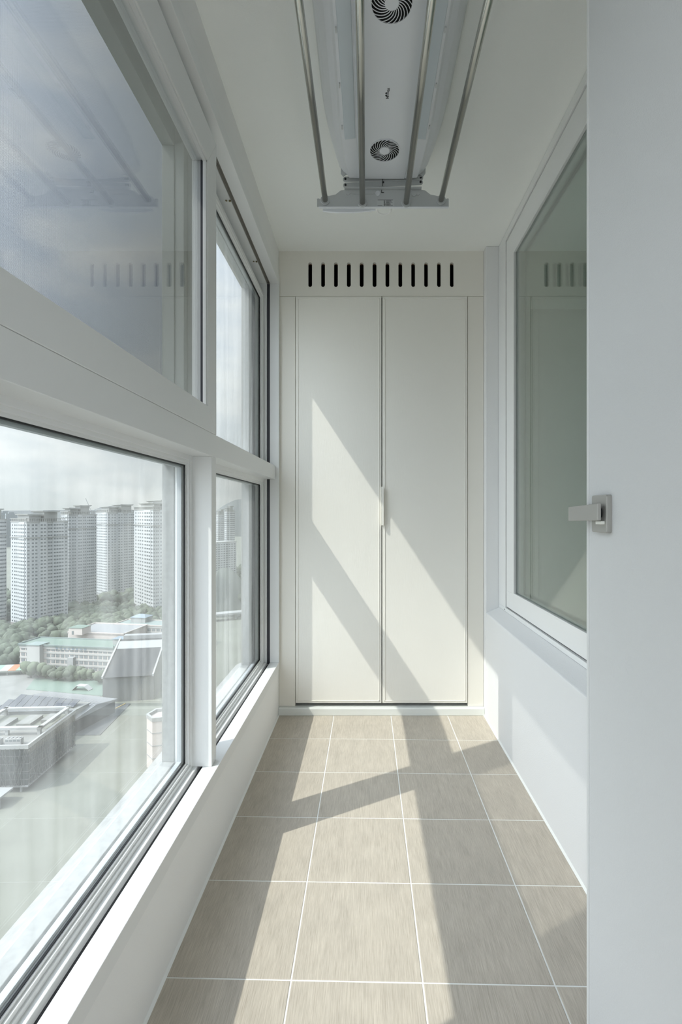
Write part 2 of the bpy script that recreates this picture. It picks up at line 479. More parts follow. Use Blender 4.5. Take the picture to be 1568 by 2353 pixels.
# ------------------------------------------------------------------ left window
M['track'] = pbsdf('track_grey', S(120, 116, 108), 0.4)
M['alu'] = pbsdf('outer_grey_frame', (0.34, 0.36, 0.345, 1), 0.55)  # frame grey with the shade behind the insect screen put into the colour
def left_window(name, y0, y1, ym, full=True, label=None):
    """outer box frame with mullion at ym, rail between lower and upper lights; y0/y1 inner faces of the jambs"""
    root = empty(name, (XL, (y0 + y1) / 2, 0.28))
    tag(root, label, kind='structure')
    T = Matrix.Translation(-root.location)
    def part(nm, fn, mat, bev=0.0015, parent=root, off=root):
        mb = MB(); fn(mb)
        mb.v = [tuple(T @ Vector(p)) for p in mb.v]
        o = mb.build(nm, mat, parent, bev)
        return o
    XF, XA, XB, XGL, XE = -0.463, -0.511, -0.527, -0.556, -0.620    # front, groove, glass, outer lip
    SI, HD = 0.281, 2.280         # inner sill and head levels
    RB, RT = 1.247, 1.319         # rail
    # four sides of the box frame, each with its track groove
    part('frame_sill', lambda q: (q.box(XA, XF, y0 - .03, y1 + .02, .238, SI), q.box(XE, XB, y0 - .03, y1 + .02, .238, SI), q.box(XB, XA, y0 - .03, y1 + .02, .238, .262)), M['pvc'])
    part('frame_head', lambda q: (q.box(XA, XF, y0 - .03, y1 + .02, HD, 2.331), q.box(XE, XB, y0 - .03, y1 + .02, HD, 2.331), q.box(XB, XA, y0 - .03, y1 + .02, HD + .010, 2.331)), M['pvc'])
    part('frame_jamb', lambda q: (q.box(XA, XF, y1, y1 + .02, SI, HD), q.box(XE, XB, y1, y1 + .02, SI, HD), q.box(XB, XA, y1 + .012, y1 + .02, SI, HD)), M['pvc'])
    part('frame_jamb', lambda q: (q.box(XA, XF, y0 - .04, y0, SI, HD), q.box(XE, XB, y0 - .04, y0, SI, HD), q.box(XB, XA, y0 - .04, y0 - .012, SI, HD)), M['pvc'])
    part('track_groove', lambda q: (q.box(XB, XA, y0 - .01, y1 + .010, .2615, .2635), q.box(XB, XA, y1 + .0085, y1 + .0115, .27, HD)), M['groove'], 0)
    part('head_track', lambda q: (q.box(XB, XA, y0 - .01, y1 + .010, HD + .006, HD + .0099), q.box(XB + .005, XB + .008, y0 - .01, y1 + .010, HD + .002, HD + .006)), M['track'], 0)
    # lips that hold the glass outside
    part('outer_lip', lambda q: (q.box(XE - .004, XGL - .03, y0 - .03, y1 + .02, .25, .312),
                                 q.box(XE - .004, XGL - .03, y1 - .145, y1 + .02, .312, 2.19), q.box(XE - .004, XGL - .03, y0 - .03, y0 + .03, .312, 1.30), q.box(XE - .004, XGL - .03, y0 - .03, y0 + .088, 1.30, 2.19)), M['pvc_out'])
    part('outer_lip', lambda q: q.box(XE - .004, XGL - .03, y0 - .03, y1 + .02, 2.19, 2.331), M['alu'])
    part('outer_sill', lambda q: q.prism([(XE, .300), (XE, .24), (XO - .03, .24), (XO - .03, .262)], y0 - .03, y1 + .02, 'y'), M['pvc_out'])
    # mullion and rail
    part('mullion', lambda q: (q.box(-.552, -.482, ym, ym + .044, SI, RB), q.box(XE, -.5575, ym - .03, ym + .075, SI, 1.32)), M['pvc'])
    part('mullion', lambda q: (q.box(XE, -.5575, ym - .03, ym + .075, 1.32, HD), q.box(-.5575, -.532, ym, ym + .044, RB, HD)), M['alu'])  # upper part of the same mullion, shade put into its colour
    part('head_lining', lambda q: q.box(XE, -.532, y0, ym - .031, HD - .003, HD), M['alu'])  # thin sheet added under the head, its grey stands in for shade
    part('mullion_lip', lambda q: q.box(XE - .004, XGL - .03, ym - .033, ym + .102, .312, 1.30), M['pvc_out'])
    part('mullion_lip', lambda q: q.box(XE - .004, XGL - .03, ym - .033, ym + .102, 1.30, 2.19), M['alu'])
    part('rail', lambda q: (q.box(-.545, -.482, y0, y1 - .004, RB, RT), q.box(XE, -.5575, y0, y1, RB - .026, RT + .026), q.box(-.5575, -.541, y0, y1, RB, RT)), M['pvc'])
    part('rail_lip', lambda q: q.box(XE - .004, XGL - .03, y0, y1, 1.252, 1.34), M['pvc_out'])
    # fixed lights: bead, gasket, pane
    lights = [(y0, ym, SI, RB), (ym + .044, y1, SI, RB), (ym + .044, y1, RT, HD)]
    for k, (a, c, z0, z1) in enumerate(lights):
        ra, rc = (a + .030, c - .030) if k == 0 else (a + .030, c - .040)
        g0, g1 = z0 + .026, z1 - .030
        if k == 2: g0, g1 = z0 + .03, 2.188
        def bead(q, a=ra, c=rc, g0=g0, g1=g1):
            for (d0, d1, xb) in ((.0155, .032, -.5410), (.0065, .0165, -.5455), (0.0, .0075, -.5515)):
                xa = XGL + .002
                q.box(xa, xb, a - d1, a - d0, g0 - d1, g1 + d1); q.box(xa, xb, c + d0, c + d1, g0 - d1, g1 + d1)
                q.box(xa, xb, a - d0, c + d0, g0 - d1, g0 - d0); q.box(xa, xb, a - d0, c + d0, g1 + d0, g1 + d1)
        part('bead', bead, M['pvc'], 0.0008)
        def gasket(q, a=ra, c=rc, g0=g0, g1=g1):
            t_ = .003
            q.box(XGL - .002, XGL + .002, a, a + t_, g0, g1); q.box(XGL - .002, XGL + .002, c - t_, c, g0, g1)
            q.box(XGL - .002, XGL + .002, a, c, g0, g0 + t_); q.box(XGL - .002, XGL + .002, a, c, g1 - t_, g1)
        part('gasket', gasket, M['black'], 0)
        if full:
            pn = part('pane', lambda q, a=ra, c=rc, g0=g0, g1=g1: q.box(XGL - .006, XGL - .002, a - .006, c + .006, g0 - .006, g1 + .006), M['glass'], 0)
            part('spacer_bar', lambda q, a=ra, c=rc, g0=g0, g1=g1: (q.box(XGL - .020, XGL - .0065, a + .001, a + .009, g0, g1), q.box(XGL - .020, XGL - .0065, c - .009, c - .001, g0, g1),
                                                                  q.box(XGL - .020, XGL - .0065, a, c, g0 + .001, g0 + .009), q.box(XGL - .020, XGL - .0065, a, c, g1 - .009, g1 - .001)), M['spacer'], 0)
    # upper left: front sash standing in the track
    sa, sc_, s0, s1 = y0 - .002, ym + .044, 1.3195, 2.249
    ia, ic, i0, i1 = sa + .078, sc_ - .082, 1.395, 2.140
    SF, SB = -.481, -.530
    sash = part('sash', lambda q: (q.prism([(sa, s0), (sc_, s0), (ic, i0), (ia, i0)], SB, SF, 'x'), q.prism([(sc_, s0), (sc_, s1), (ic, i1), (ic, i0)], SB, SF, 'x'),
                                   q.prism([(sc_, s1), (sa, s1), (ia, i1), (ic, i1)], SB, SF, 'x'), q.prism([(sa, s1), (sa, s0), (ia, i0), (ia, i1)], SB, SF, 'x')), M['pvc'], 0.0012)
    part('glazing_bead', lambda q: (q.box(SF - .014, SF - .004, ic - .008, ic + .002, i0, i1), q.box(SF - .014, SF - .004, ia - .002, ia + .008, i0, i1),
                                    q.box(SF - .014, SF - .004, ia, ic, i1 - .008, i1 + .002)), M['pvc'], 0.001, sash)
    part('gasket', lambda q: (q.box(SF - .0225, SF - .016, ic - .002, ic + .001, i0, i1), q.box(SF - .0225, SF - .016, ia, ia + .002, i0, i1)), M['groove'], 0, sash)
    if full:
        part('pane', lambda q: q.box(-.508, -.504, ia - .004, ic + .004, i0 - .004, i1 + .004), M['glass_up'], 0, sash)
        part('insect_screen', lambda q: q.quad((-.628, y0 + .0, 1.28), (-.628, ym + .0, 1.28), (-.628, ym + .0, 2.25), (-.628, y0 + .0, 2.25)), M['mesh'], 0)
        for yy in (1.90, 2.36):
            part('screw', lambda q, yy=yy: (q.cyl((-.530, yy, HD + .001), (-.530, yy, HD - .004), .0042, 12), q.cyl((-.5435, yy, HD + .001), (-.5435, yy, HD - .002), .0042, 12)), M['screw'], 0)
    return root
M['spacer'] = pbsdf('spacer_grey', S(176, 182, 186), 0.4)
w1 = left_window('window_1', 0.564, 2.588, 1.527, True, 'white framed balcony window of four lights with a thick middle rail')
w3 = left_window('window_3', -1.70, -0.02, -0.86, False, 'white framed balcony window behind the viewpoint')  # unseen side window, added to let more daylight into the corridor

# ------------------------------------------------------------------ right (inner) window
w2 = empty('window_2', (XG, 1.75, 0.58))
tag(w2, 'white framed inner window with reflecting glass above the sloping sill', kind='structure')
T2 = Matrix.Translation(-w2.location)
def part2(nm, fn, mat, bev=0.0015, parent=w2):
    mb = MB(); fn(mb)
    mb.v = [tuple(T2 @ Vector(p)) for p in mb.v]
    return mb.build(nm, mat, parent, bev)
def ring(q, x0, x1, a, c, z0, z1, w_, wt=None, wb=None):
    wt = wt if wt is not None else w_; wb = wb if wb is not None else w_
    q.box(x0, x1, a, a + w_, z0 + wb, z1 - wt); q.box(x0, x1, c - w_, c, z0 + wb, z1 - wt)
    q.box(x0, x1, a, c, z0, z0 + wb); q.box(x0, x1, a, c, z1 - wt, z1)
WA, WC = 0.70, 2.562
part2('frame', lambda q: ring(q, XG, XG + .10, WA, WC, .579, 2.462, .113, .035, .019), M['pvc'])
part2('frame_joint', lambda q: ring(q, XG + .012, XG + .03, WA + .112, WC - .112, .597, 2.428, .009), M['groove'], 0)
sash2 = part2('sash', lambda q: ring(q, XG + .006, XG + .05, WA + .1185, WC - .1185, .6035, 2.4215, .126, .118, .082), M['pvc'])
part2('bead', lambda q: ring(q, XG + .002, XG + .0135, WA + .2405, WC - .2405, .683, 2.3065, .008), M['pvc'], 0.001, sash2)
part2('pane', lambda q: q.box(XG + .014, XG + .018, WA + .242, WC - .242, .685, 2.305), M['glass_room'], 0, sash2)
part2('pane', lambda q: q.box(XG + .036, XG + .040, WA + .242, WC - .242, .685, 2.305), M['glass_room'], 0, sash2)
part2('screw', lambda q: q.cyl((XG - .0015, 2.455, .588), (XG + .004, 2.455, .588), .003, 10), M['groove'], 0)
# the room behind that glass
b = MB(); b.box(2.6, 2.7, .4, 3.4, -.1, ZC + .2)
struct('wall_room_far', b, M['room'])
b = MB(); b.box(XG + .14, 2.7, 3.4, 3.5, -.1, ZC + .2); b.box(XG + .14, 2.7, .3, .4, -.1, ZC + .2); b.box(XR + .1401, XR + .24, .3, 3.5, ZC, ZC + .2)
struct('wall_room_side', b, M['room'])
b = MB(); b.box(XG + .1405, 2.7, .4, 3.4, -.1, 0.0)
struct('floor_room', b, M['room'])
b = MB(); b.box(XG + .1405, 2.7, .3, 3.5, ZC + .13, ZC + .2)
struct('ceiling_room', b, M['room'])

# ------------------------------------------------------------------ built-in cupboard
cb = empty('built_in_cupboard', ((XL + XR) / 2, YB + .3, 0))
tag(cb, 'tall off white built-in cupboard with two doors and a slotted vent panel on top', 'cupboard')
Tc = Matrix.Translation(-cb.location)
def partc(nm, fn, mat, bev=0.001, parent=cb):
    mb = MB(); fn(mb)
    mb.v = [tuple(Tc @ Vector(p)) for p in mb.v]
    return mb.build(nm, mat, parent, bev)
D0, D1, DM0, DM1, DZ0, DZ1 = -0.3776, 0.5355, 0.0788, 0.0834, 0.0592, 2.2205
FT = 0.018
# vent panel with twelve real slots: bars between slots plus rounded slot ends
SLX = [-0.3012 + k * 0.06865 for k in range(12)]
SZ0, SZ1, SR = 2.273, 2.4035, 0.0104
def vent(q):
    xs = [XL + .001] + sum([[x - SR, x + SR] for x in SLX], []) + [XR - .001]
    q.box(XL + .001, XR - .001, YB, YB + FT, 2.2235, SZ0)
    q.box(XL + .001, XR - .001, YB, YB + FT, SZ1, ZC)
    for k in range(0, len(xs), 2):
        q.box(xs[k], xs[k + 1], YB, YB + FT, SZ0, SZ1)
    for x in SLX:                 # round ends as four corner fillets per slot
        for sx in (-1, 1):
            for zc, sz in ((SZ0 + SR, -1), (SZ1 - SR, 1)):
                pts = [(x + sx * SR * math.cos(a), zc + sz * SR * math.sin(a)) for a in [math.pi / 2 * k / 6 for k in range(7)]]
                q.prism(pts + [(x + sx * SR, zc + sz * SR)], YB, YB + FT, 'y')
partc('vent_panel', vent, M['cab_frame'], 0)
for x in SLX:
    partc('slot_liner', lambda q: q.box(x - .014, x + .014, YB + FT, YB + FT + .004, SZ1 - .004, SZ1 + .004), M['slot_edge'], 0)
partc('side_panel', lambda q: q.box(XL + .001, D0 - .003, YB, YB + FT, .041, 2.2215), M['cab_frame'])
partc('side_panel', lambda q: q.box(D1 + .003, XR - .001, YB, YB + FT, .041, 2.2215), M['cab_frame'])
partc('carcass', lambda q: (q.box(XL + .001, XL + .02, YB + FT + .03, YB + .6, .04, ZC), q.box(XR - .02, XR - .001, YB + FT + .03, YB + .6, .04, ZC),
                            q.box(XL + .02, XR - .02, YB + .58, YB + .6, .04, ZC), q.box(XL + .02, XR - .02, YB + FT + .03, YB + .58, .02, .04), q.box(XL + .02, XR - .02, YB + FT + .02, YB + .58, ZC - .012, ZC - .001)), M['cab_in'], 0)
partc('plinth', lambda q: q.prism([(YB - .022, 0.0), (YB - .022, .034), (YB - .019, .040), (YB + .05, .041), (YB + .05, 0.0)], XL + .001, XR - .001, 'x'), M['plinth'], 0.0015)
for (a, c, right) in ((D0, DM0, False), (DM1, D1, True)):
    dr = partc('door', lambda q: q.box(a, c, YB - .004, YB + .016, DZ0, DZ1), M['cab'], 0.0012)
    def bead_c(q):
        e1, e2 = .010, .015
        q.box(a + e1, a + e2, YB - .0065, YB - .0035, DZ0 + e1, DZ1 - e1); q.box(c - e2, c - e1, YB - .0065, YB - .0035, DZ0 + e1, DZ1 - e1)
        q.box(a + e1, c - e1, YB - .0065, YB - .0035, DZ0 + e1, DZ0 + e2); q.box(a + e1, c - e1, YB - .0065, YB - .0035, DZ1 - e2, DZ1 - e1)
    partc('door_bead', bead_c, M['cab'], 0.001, dr)
    if right:
        h = partc('handle', lambda q: q.prism([(a - .0035, YB - .002), (a - .0035, YB - .024), (a + .0075, YB - .024), (a + .0075, YB - .021), (a - .0005, YB - .021), (a - .0005, YB - .002)], 1.004, 1.208, 'z'), M['cab'], 0.0006, dr)
        h['label'] = 'slim vertical edge pull'

# ------------------------------------------------------------------ open door at the right with its handle
DX, DYE = 0.400, 0.8917
dr = empty('door_1', (DX + .02, 0.05, 0))
tag(dr, 'pale grey open door leaf with a satin nickel lever', kind='structure')
Td = Matrix.Translation(-dr.location)
def partd(nm, fn, mat, bev=0.001, parent=dr):
    mb = MB(); fn(mb)
    mb.v = [tuple(Td @ Vector(p)) for p in mb.v]
    return mb.build(nm, mat, parent, bev)
partd('leaf', lambda q: q.box(DX, DX + .04, .03, DYE - .010, .012, 2.25), M['door'], 0.001)
partd('edge_strip', lambda q: q.box(DX - .0015, DX + .0415, DYE - .0095, DYE, .012, 2.25), M['door_edge'], 0.003)
hd = partd('handle', lambda q: q.prism(rrect(.800, .853, 1.038, 1.101, .004), DX - .009, DX + .001, 'x'), M['nickel'], 0.0012)
partd('spindle', lambda q: q.cyl((DX - .016, .822, 1.071), (DX - .008, .822, 1.071), .009, 20), M['black'], 0, hd)
partd('lever', lambda q: q.prism([(.804, 1.0586), (.804, 1.0866), (.921, 1.0818), (.921, 1.0557)], DX - .022, DX - .0155, 'x'), M['nickel'], 0.0012, hd)
o = partd('button', lambda q: q.box(DX - .0150, DX - .0085, .806, .826, 1.0520, 1.0575), M['button'], 0.0008, hd)
o['label'] = 'small white button'

# ------------------------------------------------------------------ ceiling laundry dryer
CX = 0.0635
dry = empty('laundry_drying_rack', (CX, 1.3, ZC))
tag(dry, 'white ceiling mounted electric laundry drying rack with four steel rods', 'drying rack')
Ty = Matrix.Translation(-dry.location)
def party(nm, fn, mat, bev=0.0, parent=dry, smooth=False):
    mb = MB(); fn(mb)
    mb.v = [tuple(Ty @ Vector(p)) for p in mb.v]
    o = mb.build(nm, mat, parent, bev, smooth=smooth)
    return o
def loft(q, prof, stations, cap=True):
    """prof(y) -> list of (x, z); lofted along y"""
    base = len(q.v); k = None
    for y in stations:
        p = prof(y); k = len(p)
        q.v += [(x, y, z) for x, z in p]
    for s_ in range(len(stations) - 1):
        for j in range(k - 1):
            a = base + s_ * k + j
            q.f.append((a, a + 1, a + k + 1, a + k)); q.mi.append(q.cur)
    if cap:
        q.f.append(tuple(base + j for j in range(k))); q.mi.append(q.cur)
        q.f.append(tuple(base + (len(stations) - 1) * k + j for j in range(k - 1, -1, -1))); q.mi.append(q.cur)
def taper(y):
    if y < 1.60: return 1.0
    t = min(1, (y - 1.60) / 0.33)
    return 1.0 - 0.17 * t * t
ZB = 2.356
def body_prof(y):
    s = taper(y)
    half = [(.208, ZC - .001), (.206, 2.440), (.196, 2.410), (.176, 2.384), (.158, 2.372), (.150, ZB + .004), (.099, ZB + .0015), (.0965, ZB + .004), (.094, ZB), (.0, ZB)]
    R = [(CX + u * s, z) for u, z in half]
    L = [(CX - u * s, z) for u, z in half[:-1]]
    return L + R[::-1]
ys = [0.55, 1.0, 1.4, 1.60] + [1.60 + .29 * k / 8 for k in range(1, 9)]
body = party('housing', lambda q: loft(q, body_prof, ys), M['dryer'], smooth=False)
bm = body.modifiers.new('weld', 'WELD'); 
ed = body.modifiers.new('bevel', 'BEVEL'); ed.width = .004; ed.segments = 3; ed.limit_method = 'ANGLE'; ed.angle_limit = math.radians(18)
# outer canopy fading to the ceiling past the housing's end
def can_prof(y):
    s = taper(min(y, 1.93)) * (1.0 if y < 1.95 else max(.55, 1 - ((y - 1.95) / .06) ** 2 * .45))
    return [(CX - .212 * s, ZC - .0005), (CX - .206 * s, ZC - .022), (CX + .206 * s, ZC - .022), (CX + .212 * s, ZC - .0005)]
party('canopy', lambda q: loft(q, can_prof, [0.55, 1.6] + [1.6 + .40 * k / 16 for k in range(1, 17)]), M['dryer_side'], 0.004)
for sgn in (-1, 1):
    party('light_strip', lambda q: q.prism([(CX + sgn * .146, 0.6), (CX + sgn * .104, 0.6), (CX + sgn * .102, 1.685), (CX + sgn * .139, 1.690)], ZB - .001, ZB + .006, 'z'), M['led'], 0.0015)
    for yy in (1.30, 1.47, 1.63):
        party('strip_clip', lambda q: q.box(CX + sgn * .1475, CX + sgn * .1435, yy, yy + .014, ZB - .0015, ZB + .003), M['bracket'])
# fans: dark well, swirling vanes, hub
def fan(yc):
    R_, r_ = .0525, .0175
    well = party('fan_well', lambda q: q.cyl((CX, yc, ZB + .004), (CX, yc, ZB - .0006), R_, 48), M['dark'])
    party('fan_rim', lambda q: annulus(q, CX, yc, ZB - .0034, ZB + .002, R_ - .0012, R_ + .0012, 48), M['dryer'], 0.0008, well)
    party('fan_hub', lambda q: q.cyl((CX, yc, ZB - .0004), (CX, yc, ZB - .0033), r_, 32), M['dryer'], 0, well)
    NV = 22
    for k in range(NV):
        a0 = 2 * math.pi * k / NV
        inner, outer = [], []
        for i in range(9):
            t = i / 8
            rr = r_ - .001 + (R_ - r_ + .001) * t
            a = a0 + 0.95 * t ** 1.1
            hw = (.0011 + .0003 * t) / rr
            inner.append((CX + rr * math.cos(a - hw), yc + rr * math.sin(a - hw)))
            outer.append((CX + rr * math.cos(a + hw), yc + rr * math.sin(a + hw)))
        party('vane', lambda q: strip(q, inner, outer, ZB - .0032, ZB - .0020), M['dryer'], 0, well)
def annulus(q, cx, cy, z0, z1, r0, r1, n):
    for k in range(n):
        a, c = 2 * math.pi * k / n, 2 * math.pi * (k + 1) / n
        p = lambda r, t, z: (cx + r * math.cos(t), cy + r * math.sin(t), z)
        q.quad(p(r0, a, z0), p(r1, a, z0), p(r1, c, z0), p(r0, c, z0))
        q.quad(p(r1, a, z0), p(r1, a, z1), p(r1, c, z1), p(r1, c, z0))
        q.quad(p(r0, a, z0), p(r0, c, z0), p(r0, c, z1), p(r0, a, z1))
        q.quad(p(r0, a, z1), p(r0, c, z1), p(r1, c, z1), p(r1, a, z1))
def strip(q, inner, outer, z0, z1):
    for i in range(len(inner) - 1):
        a, b_, c, d = inner[i], outer[i], outer[i + 1], inner[i + 1]
        q.quad((*a, z0), (*d, z0), (*c, z0), (*b_, z0))
        q.quad((*a, z0), (*a, z1), (*d, z1), (*d, z0))
        q.quad((*b_, z0), (*c, z0), (*c, z1), (*b_, z1))
fan(1.740)
fan(1.236)
# maker's lettering on the housing
def lettering(txt, x, y, size):
    cu = bpy.data.curves.new('lettering', 'FONT')
    cu.body = txt; cu.size = size; cu.extrude = 0.0004; cu.offset = size * .034
    tmp = bpy.data.objects.new('lettering', cu)
    COL.objects.link(tmp)
    bpy.context.view_layer.update()
    me = bpy.data.meshes.new_from_object(tmp.evaluated_get(bpy.context.evaluated_depsgraph_get()))
    bpy.data.objects.remove(tmp, do_unlink=True)
    # read from below: baseline runs towards the viewer (-y), letter tops point to -x
    Mx = Matrix(((0, -1, 0), (-1, 0, 0), (0, 0, -1))).to_4x4()
    me.transform(Matrix.Translation((x, y, ZB - .0004)) @ Mx)
    me.transform(Matrix.Translation(-dry.location))
    me.materials.clear(); me.materials.append(M['ink'])
    return me
def add_text():
    bmx = bmesh.new()
    y = 1.5225
    for ch, dx, dy in (('H', 0.000, .0092), ('a', -.0052, .0080), ('a', -.0052, .0086), ('t', .0012, .0062), ('z', .0012, .008)):
        me = lettering(ch, CX + .0045 + dx, y, .0118)
        bmx.from_mesh(me)
        y -= dy
    me = bpy.data.meshes.new('lettering')
    bmx.to_mesh(me); bmx.free()
    me.materials.append(M['ink'])
    o = bpy.data.objects.new('lettering', me); COL.objects.link(o); o.parent = dry
    party('underline', lambda q: q.box(CX + .0012, CX + .0034, 1.498, 1.5135, ZB - .0008, ZB), M['ink'])
add_text()
# four drying rods on end bracket
ZR = 2.281
YP = 1.914
for dx, dz in ((-.225, .006), (-.080, -.004), (.090, -.004), (.226, .006)):
    rod = party('rod', lambda q: q.cyl((CX + dx, .35, ZR + dz), (CX + dx, YP, ZR + dz), .0108, 24), M['steel'], smooth=False)
    rod.data.polygons.foreach_set('use_smooth', [len(p.vertices) == 4 for p in rod.data.polygons])
    party('rod_collar', lambda q: q.cyl((CX + dx, YP - .008, ZR + dz), (CX + dx, YP, ZR + dz), .0185, 28, .0185), M['bracket'], 0.002, rod)
ZP0, ZP1 = 2.262, 2.342
def plate(q):
    P = [(-.257, 2.264), (-.257, 2.296), (-.250, 2.297), (-.238, 2.288), (-.225, 2.304), (-.185, 2.312), (-.165, 2.328), (-.150, 2.330), (-.150, 2.337),
         (.150, 2.337), (.150, 2.330), (.165, 2.328), (.185, 2.312), (.225, 2.304), (.238, 2.288), (.250, 2.297), (.257, 2.296), (.257, 2.264)]
    q.prism([(CX + u, z) for u, z in P], YP, YP + .003, 'y')
br = party('end_bracket', plate, M['bracket'], 0.0006)
party('bracket_lip', lambda q: q.box(CX - .250, CX + .256, YP - .004, YP + .006, 2.2600, 2.2640), M['dryer'], 0.001, br)
def bow(q):
    top, bot = [], []
    for k in range(13):
        t = k / 12
        x = CX - .235 + .206 * t
        bot.append((x, 2.2575 - .011 * math.sin(math.pi * min(1, .12 + t * .88)) ** .7))
        top.append((x, 2.2600))
    q.prism(top + bot[::-1], YP + .006, YP + .014, 'y')
party('bracket_bow', bow, M['dryer'], 0.0006, br)
party('bracket_fold', lambda q: q.box(CX - .150, CX + .150, YP - .010, YP, 2.331, 2.337), M['bracket'], 0.001, br)
party('slide_slot', lambda q: q.box(CX - .128, CX - .028, YP - .0012, YP, 2.3120, 2.3165), M['arm'], 0, br)
for dx in (-.136, .136):
    party('bolt', lambda q: (q.cyl((CX + dx, YP - .005, 2.316), (CX + dx, YP, 2.316), .0082, 18), q.box(CX + dx - .004, CX + dx + .004, YP - .0056, YP - .005, 2.3152, 2.3168)), M['bracket'], 0.0006, br)
party('slider_knob', lambda q: q.cyl((CX - .020, YP - .006, 2.3145), (CX - .020, YP, 2.3145), .0095, 18), M['dryer'], 0.001, br)
party('slider_knob', lambda q: q.cyl((CX + .121, YP - .004, 2.3135), (CX + .121, YP, 2.3135), .0105, 18), M['bracket'], 0.001, br)
party('hook', lambda q: (q.box(CX - .0065, CX - .0045, YP - .002, YP, 2.318, 2.329), q.box(CX - .0065, CX + .004, YP - .002, YP, 2.318, 2.3198)), M['ink'], 0, br)
st = party('sticker', lambda q: q.box(CX - .024, CX + .044, YP - .0012, YP, 2.2650, 2.2925), M['paper'], 0, br)
random.seed(3)
def print_lines(q):
    q.box(CX - .021, CX + .040, YP - .0016, YP - .001, 2.2895, 2.2908)
    for r in range(9):
        z = 2.2868 - r * .0023
        q.box(CX + .003, CX + .003 + random.uniform(.005, .008), YP - .0016, YP - .001, z - .0009, z)
        q.box(CX + .0125, CX + .0125 + random.uniform(.010, .028), YP - .0016, YP - .001, z - .0009, z)
    q.box(CX - .021, CX - .002, YP - .0016, YP - .001, 2.2675, 2.2684)
party('print', print_lines, M['ink'], 0, br)
# folded scissor arms between housing and bracket
for k, (z, tilt, yy) in enumerate(((2.384, .010, 1.899), (2.366, -.006, 1.903), (2.349, -.012, 1.908))):
    Tm = Matrix.Translation((CX, yy, z)) @ Matrix.Rotation(math.atan2(tilt, .30), 4, 'Y')
    pts = arc(.146, 0, .0095, -math.pi / 2, math.pi / 2, 8) + arc(-.146, 0, .0095, math.pi / 2, 3 * math.pi / 2, 8)
    a = party('scissor_arm', lambda q: q.prism(pts, -.0022, .0022, 'y', Tm), M['arm'], 0.0006)
    for u in (-.146, .146):
        party('pivot', lambda q: q.cyl(tuple(Tm @ Vector((u, -.0045, 0))), tuple(Tm @ Vector((u, -.002, 0))), .0042, 14), M['ink'], 0, a)
party('lift_cord', lambda q: (q.box(CX - .0035, CX - .0015, 1.895, 1.898, 2.333, 2.40), q.cyl((CX + .001, 1.893, 2.371), (CX + .001, 1.897, 2.371), .0042, 14), q.cyl((CX + .001, 1.893, 2.347), (CX + .001, 1.897, 2.347), .003, 12)), M['ink'])
for sgn in (-1, 1):
    party('end_ear', lambda q: q.prism([(CX + sgn * .163, 2.398), (CX + sgn * .163, 2.378), (CX + sgn * .154, 2.366), (CX + sgn * .135, 2.380), (CX + sgn * .120, 2.388), (CX + sgn * .120, 2.398)], 1.889, 1.894, 'y'), M['arm'], 0.0006)

M['cap'] = pbsdf('cap_white', (0.93, 0.93, 0.92, 1), 0.4)
# ring cap on the ceiling beyond the dryer
rg = MB(); 
def lathe(q, prof, cx, cy, n=40):
    base = len(q.v); k = len(prof)
    for i in range(n):
        a = 2 * math.pi * i / n
        q.v += [(cx + r * math.cos(a), cy + r * math.sin(a), z) for r, z in prof]
    for i in range(n):
        ii = (i + 1) % n
        for j in range(k - 1):
            q.f.append((base + i * k + j, base + ii * k + j, base + ii * k + j + 1, base + i * k + j + 1)); q.mi.append(q.cur)
lathe(rg, [(.0265, 0), (.0265, -.003), (.029, -.006), (.033, -.006), (.0365, -.003), (.037, 0)], 0, 0)
ro = rg.build('ceiling_cap', M['cap'], None, smooth=True, loc=(0.080, 2.257, ZC))
tag(ro, 'small round white ring cap on the ceiling beyond the drying rack', 'ceiling cap')
MB().cyl((0, 0, -.002), (0, 0, 0.0), .0268, 36).build('cap_disc', M['ceiling'], ro)

# ------------------------------------------------------------------ the town outside, 93 m below
ZG = -93.0
def at(px, py, y):
    return Vector(((px - VX) / FPX * y, y, H + (VY - py) / FPX * y))
def ground_y(py):
    return FPX * (H - ZG) / (py - VY)
M['lawn'] = pbsdf('pale_turf', (0.135, 0.142, 0.118, 1), 0.9, vary=(0.06, 0.14))
M['road'] = pbsdf('asphalt', (0.085, 0.090, 0.090, 1), 0.9, vary=(0.1, 0.08))
M['paving'] = pbsdf('paving', (0.170, 0.172, 0.162, 1), 0.9, vary=(0.2, 0.1))
M['tree'] = pbsdf('tree_leaf', (0.065, 0.080, 0.055, 1), 0.9, bump=(0.9, 1.0, ONE), vary=(0.35, 0.45))
M['tree2'] = pbsdf('tree_leaf_pale', (0.095, 0.115, 0.075, 1), 0.9, vary=(0.6, 0.35))
M['trunk'] = pbsdf('bark', (0.084, 0.071, 0.059, 1), 0.9)
M['tower'] = pbsdf('tower_paint', (0.410, 0.420, 0.425, 1), 0.8, vary=(0.05, 0.05))
M['tower_base'] = pbsdf('tower_base', (0.218, 0.206, 0.193, 1), 0.8)
M['tower_glass'] = pbsdf('tower_window', (0.085, 0.100, 0.110, 1), 0.25)
M['crown'] = pbsdf('tower_crown', (0.260, 0.262, 0.250, 1), 0.8)
M['school'] = pbsdf('school_render', (0.460, 0.410, 0.380, 1), 0.8)
M['school_band'] = pbsdf('school_band', (0.360, 0.355, 0.340, 1), 0.8)
M['roof_green'] = pbsdf('green_roof_coating', (0.115, 0.160, 0.132, 1), 0.8, vary=(0.2, 0.1))
M['roof_edge'] = pbsdf('roof_edge_mint', (0.170, 0.210, 0.200, 1), 0.7)
M['win_pale'] = pbsdf('pale_window', (0.140, 0.160, 0.170, 1), 0.3)
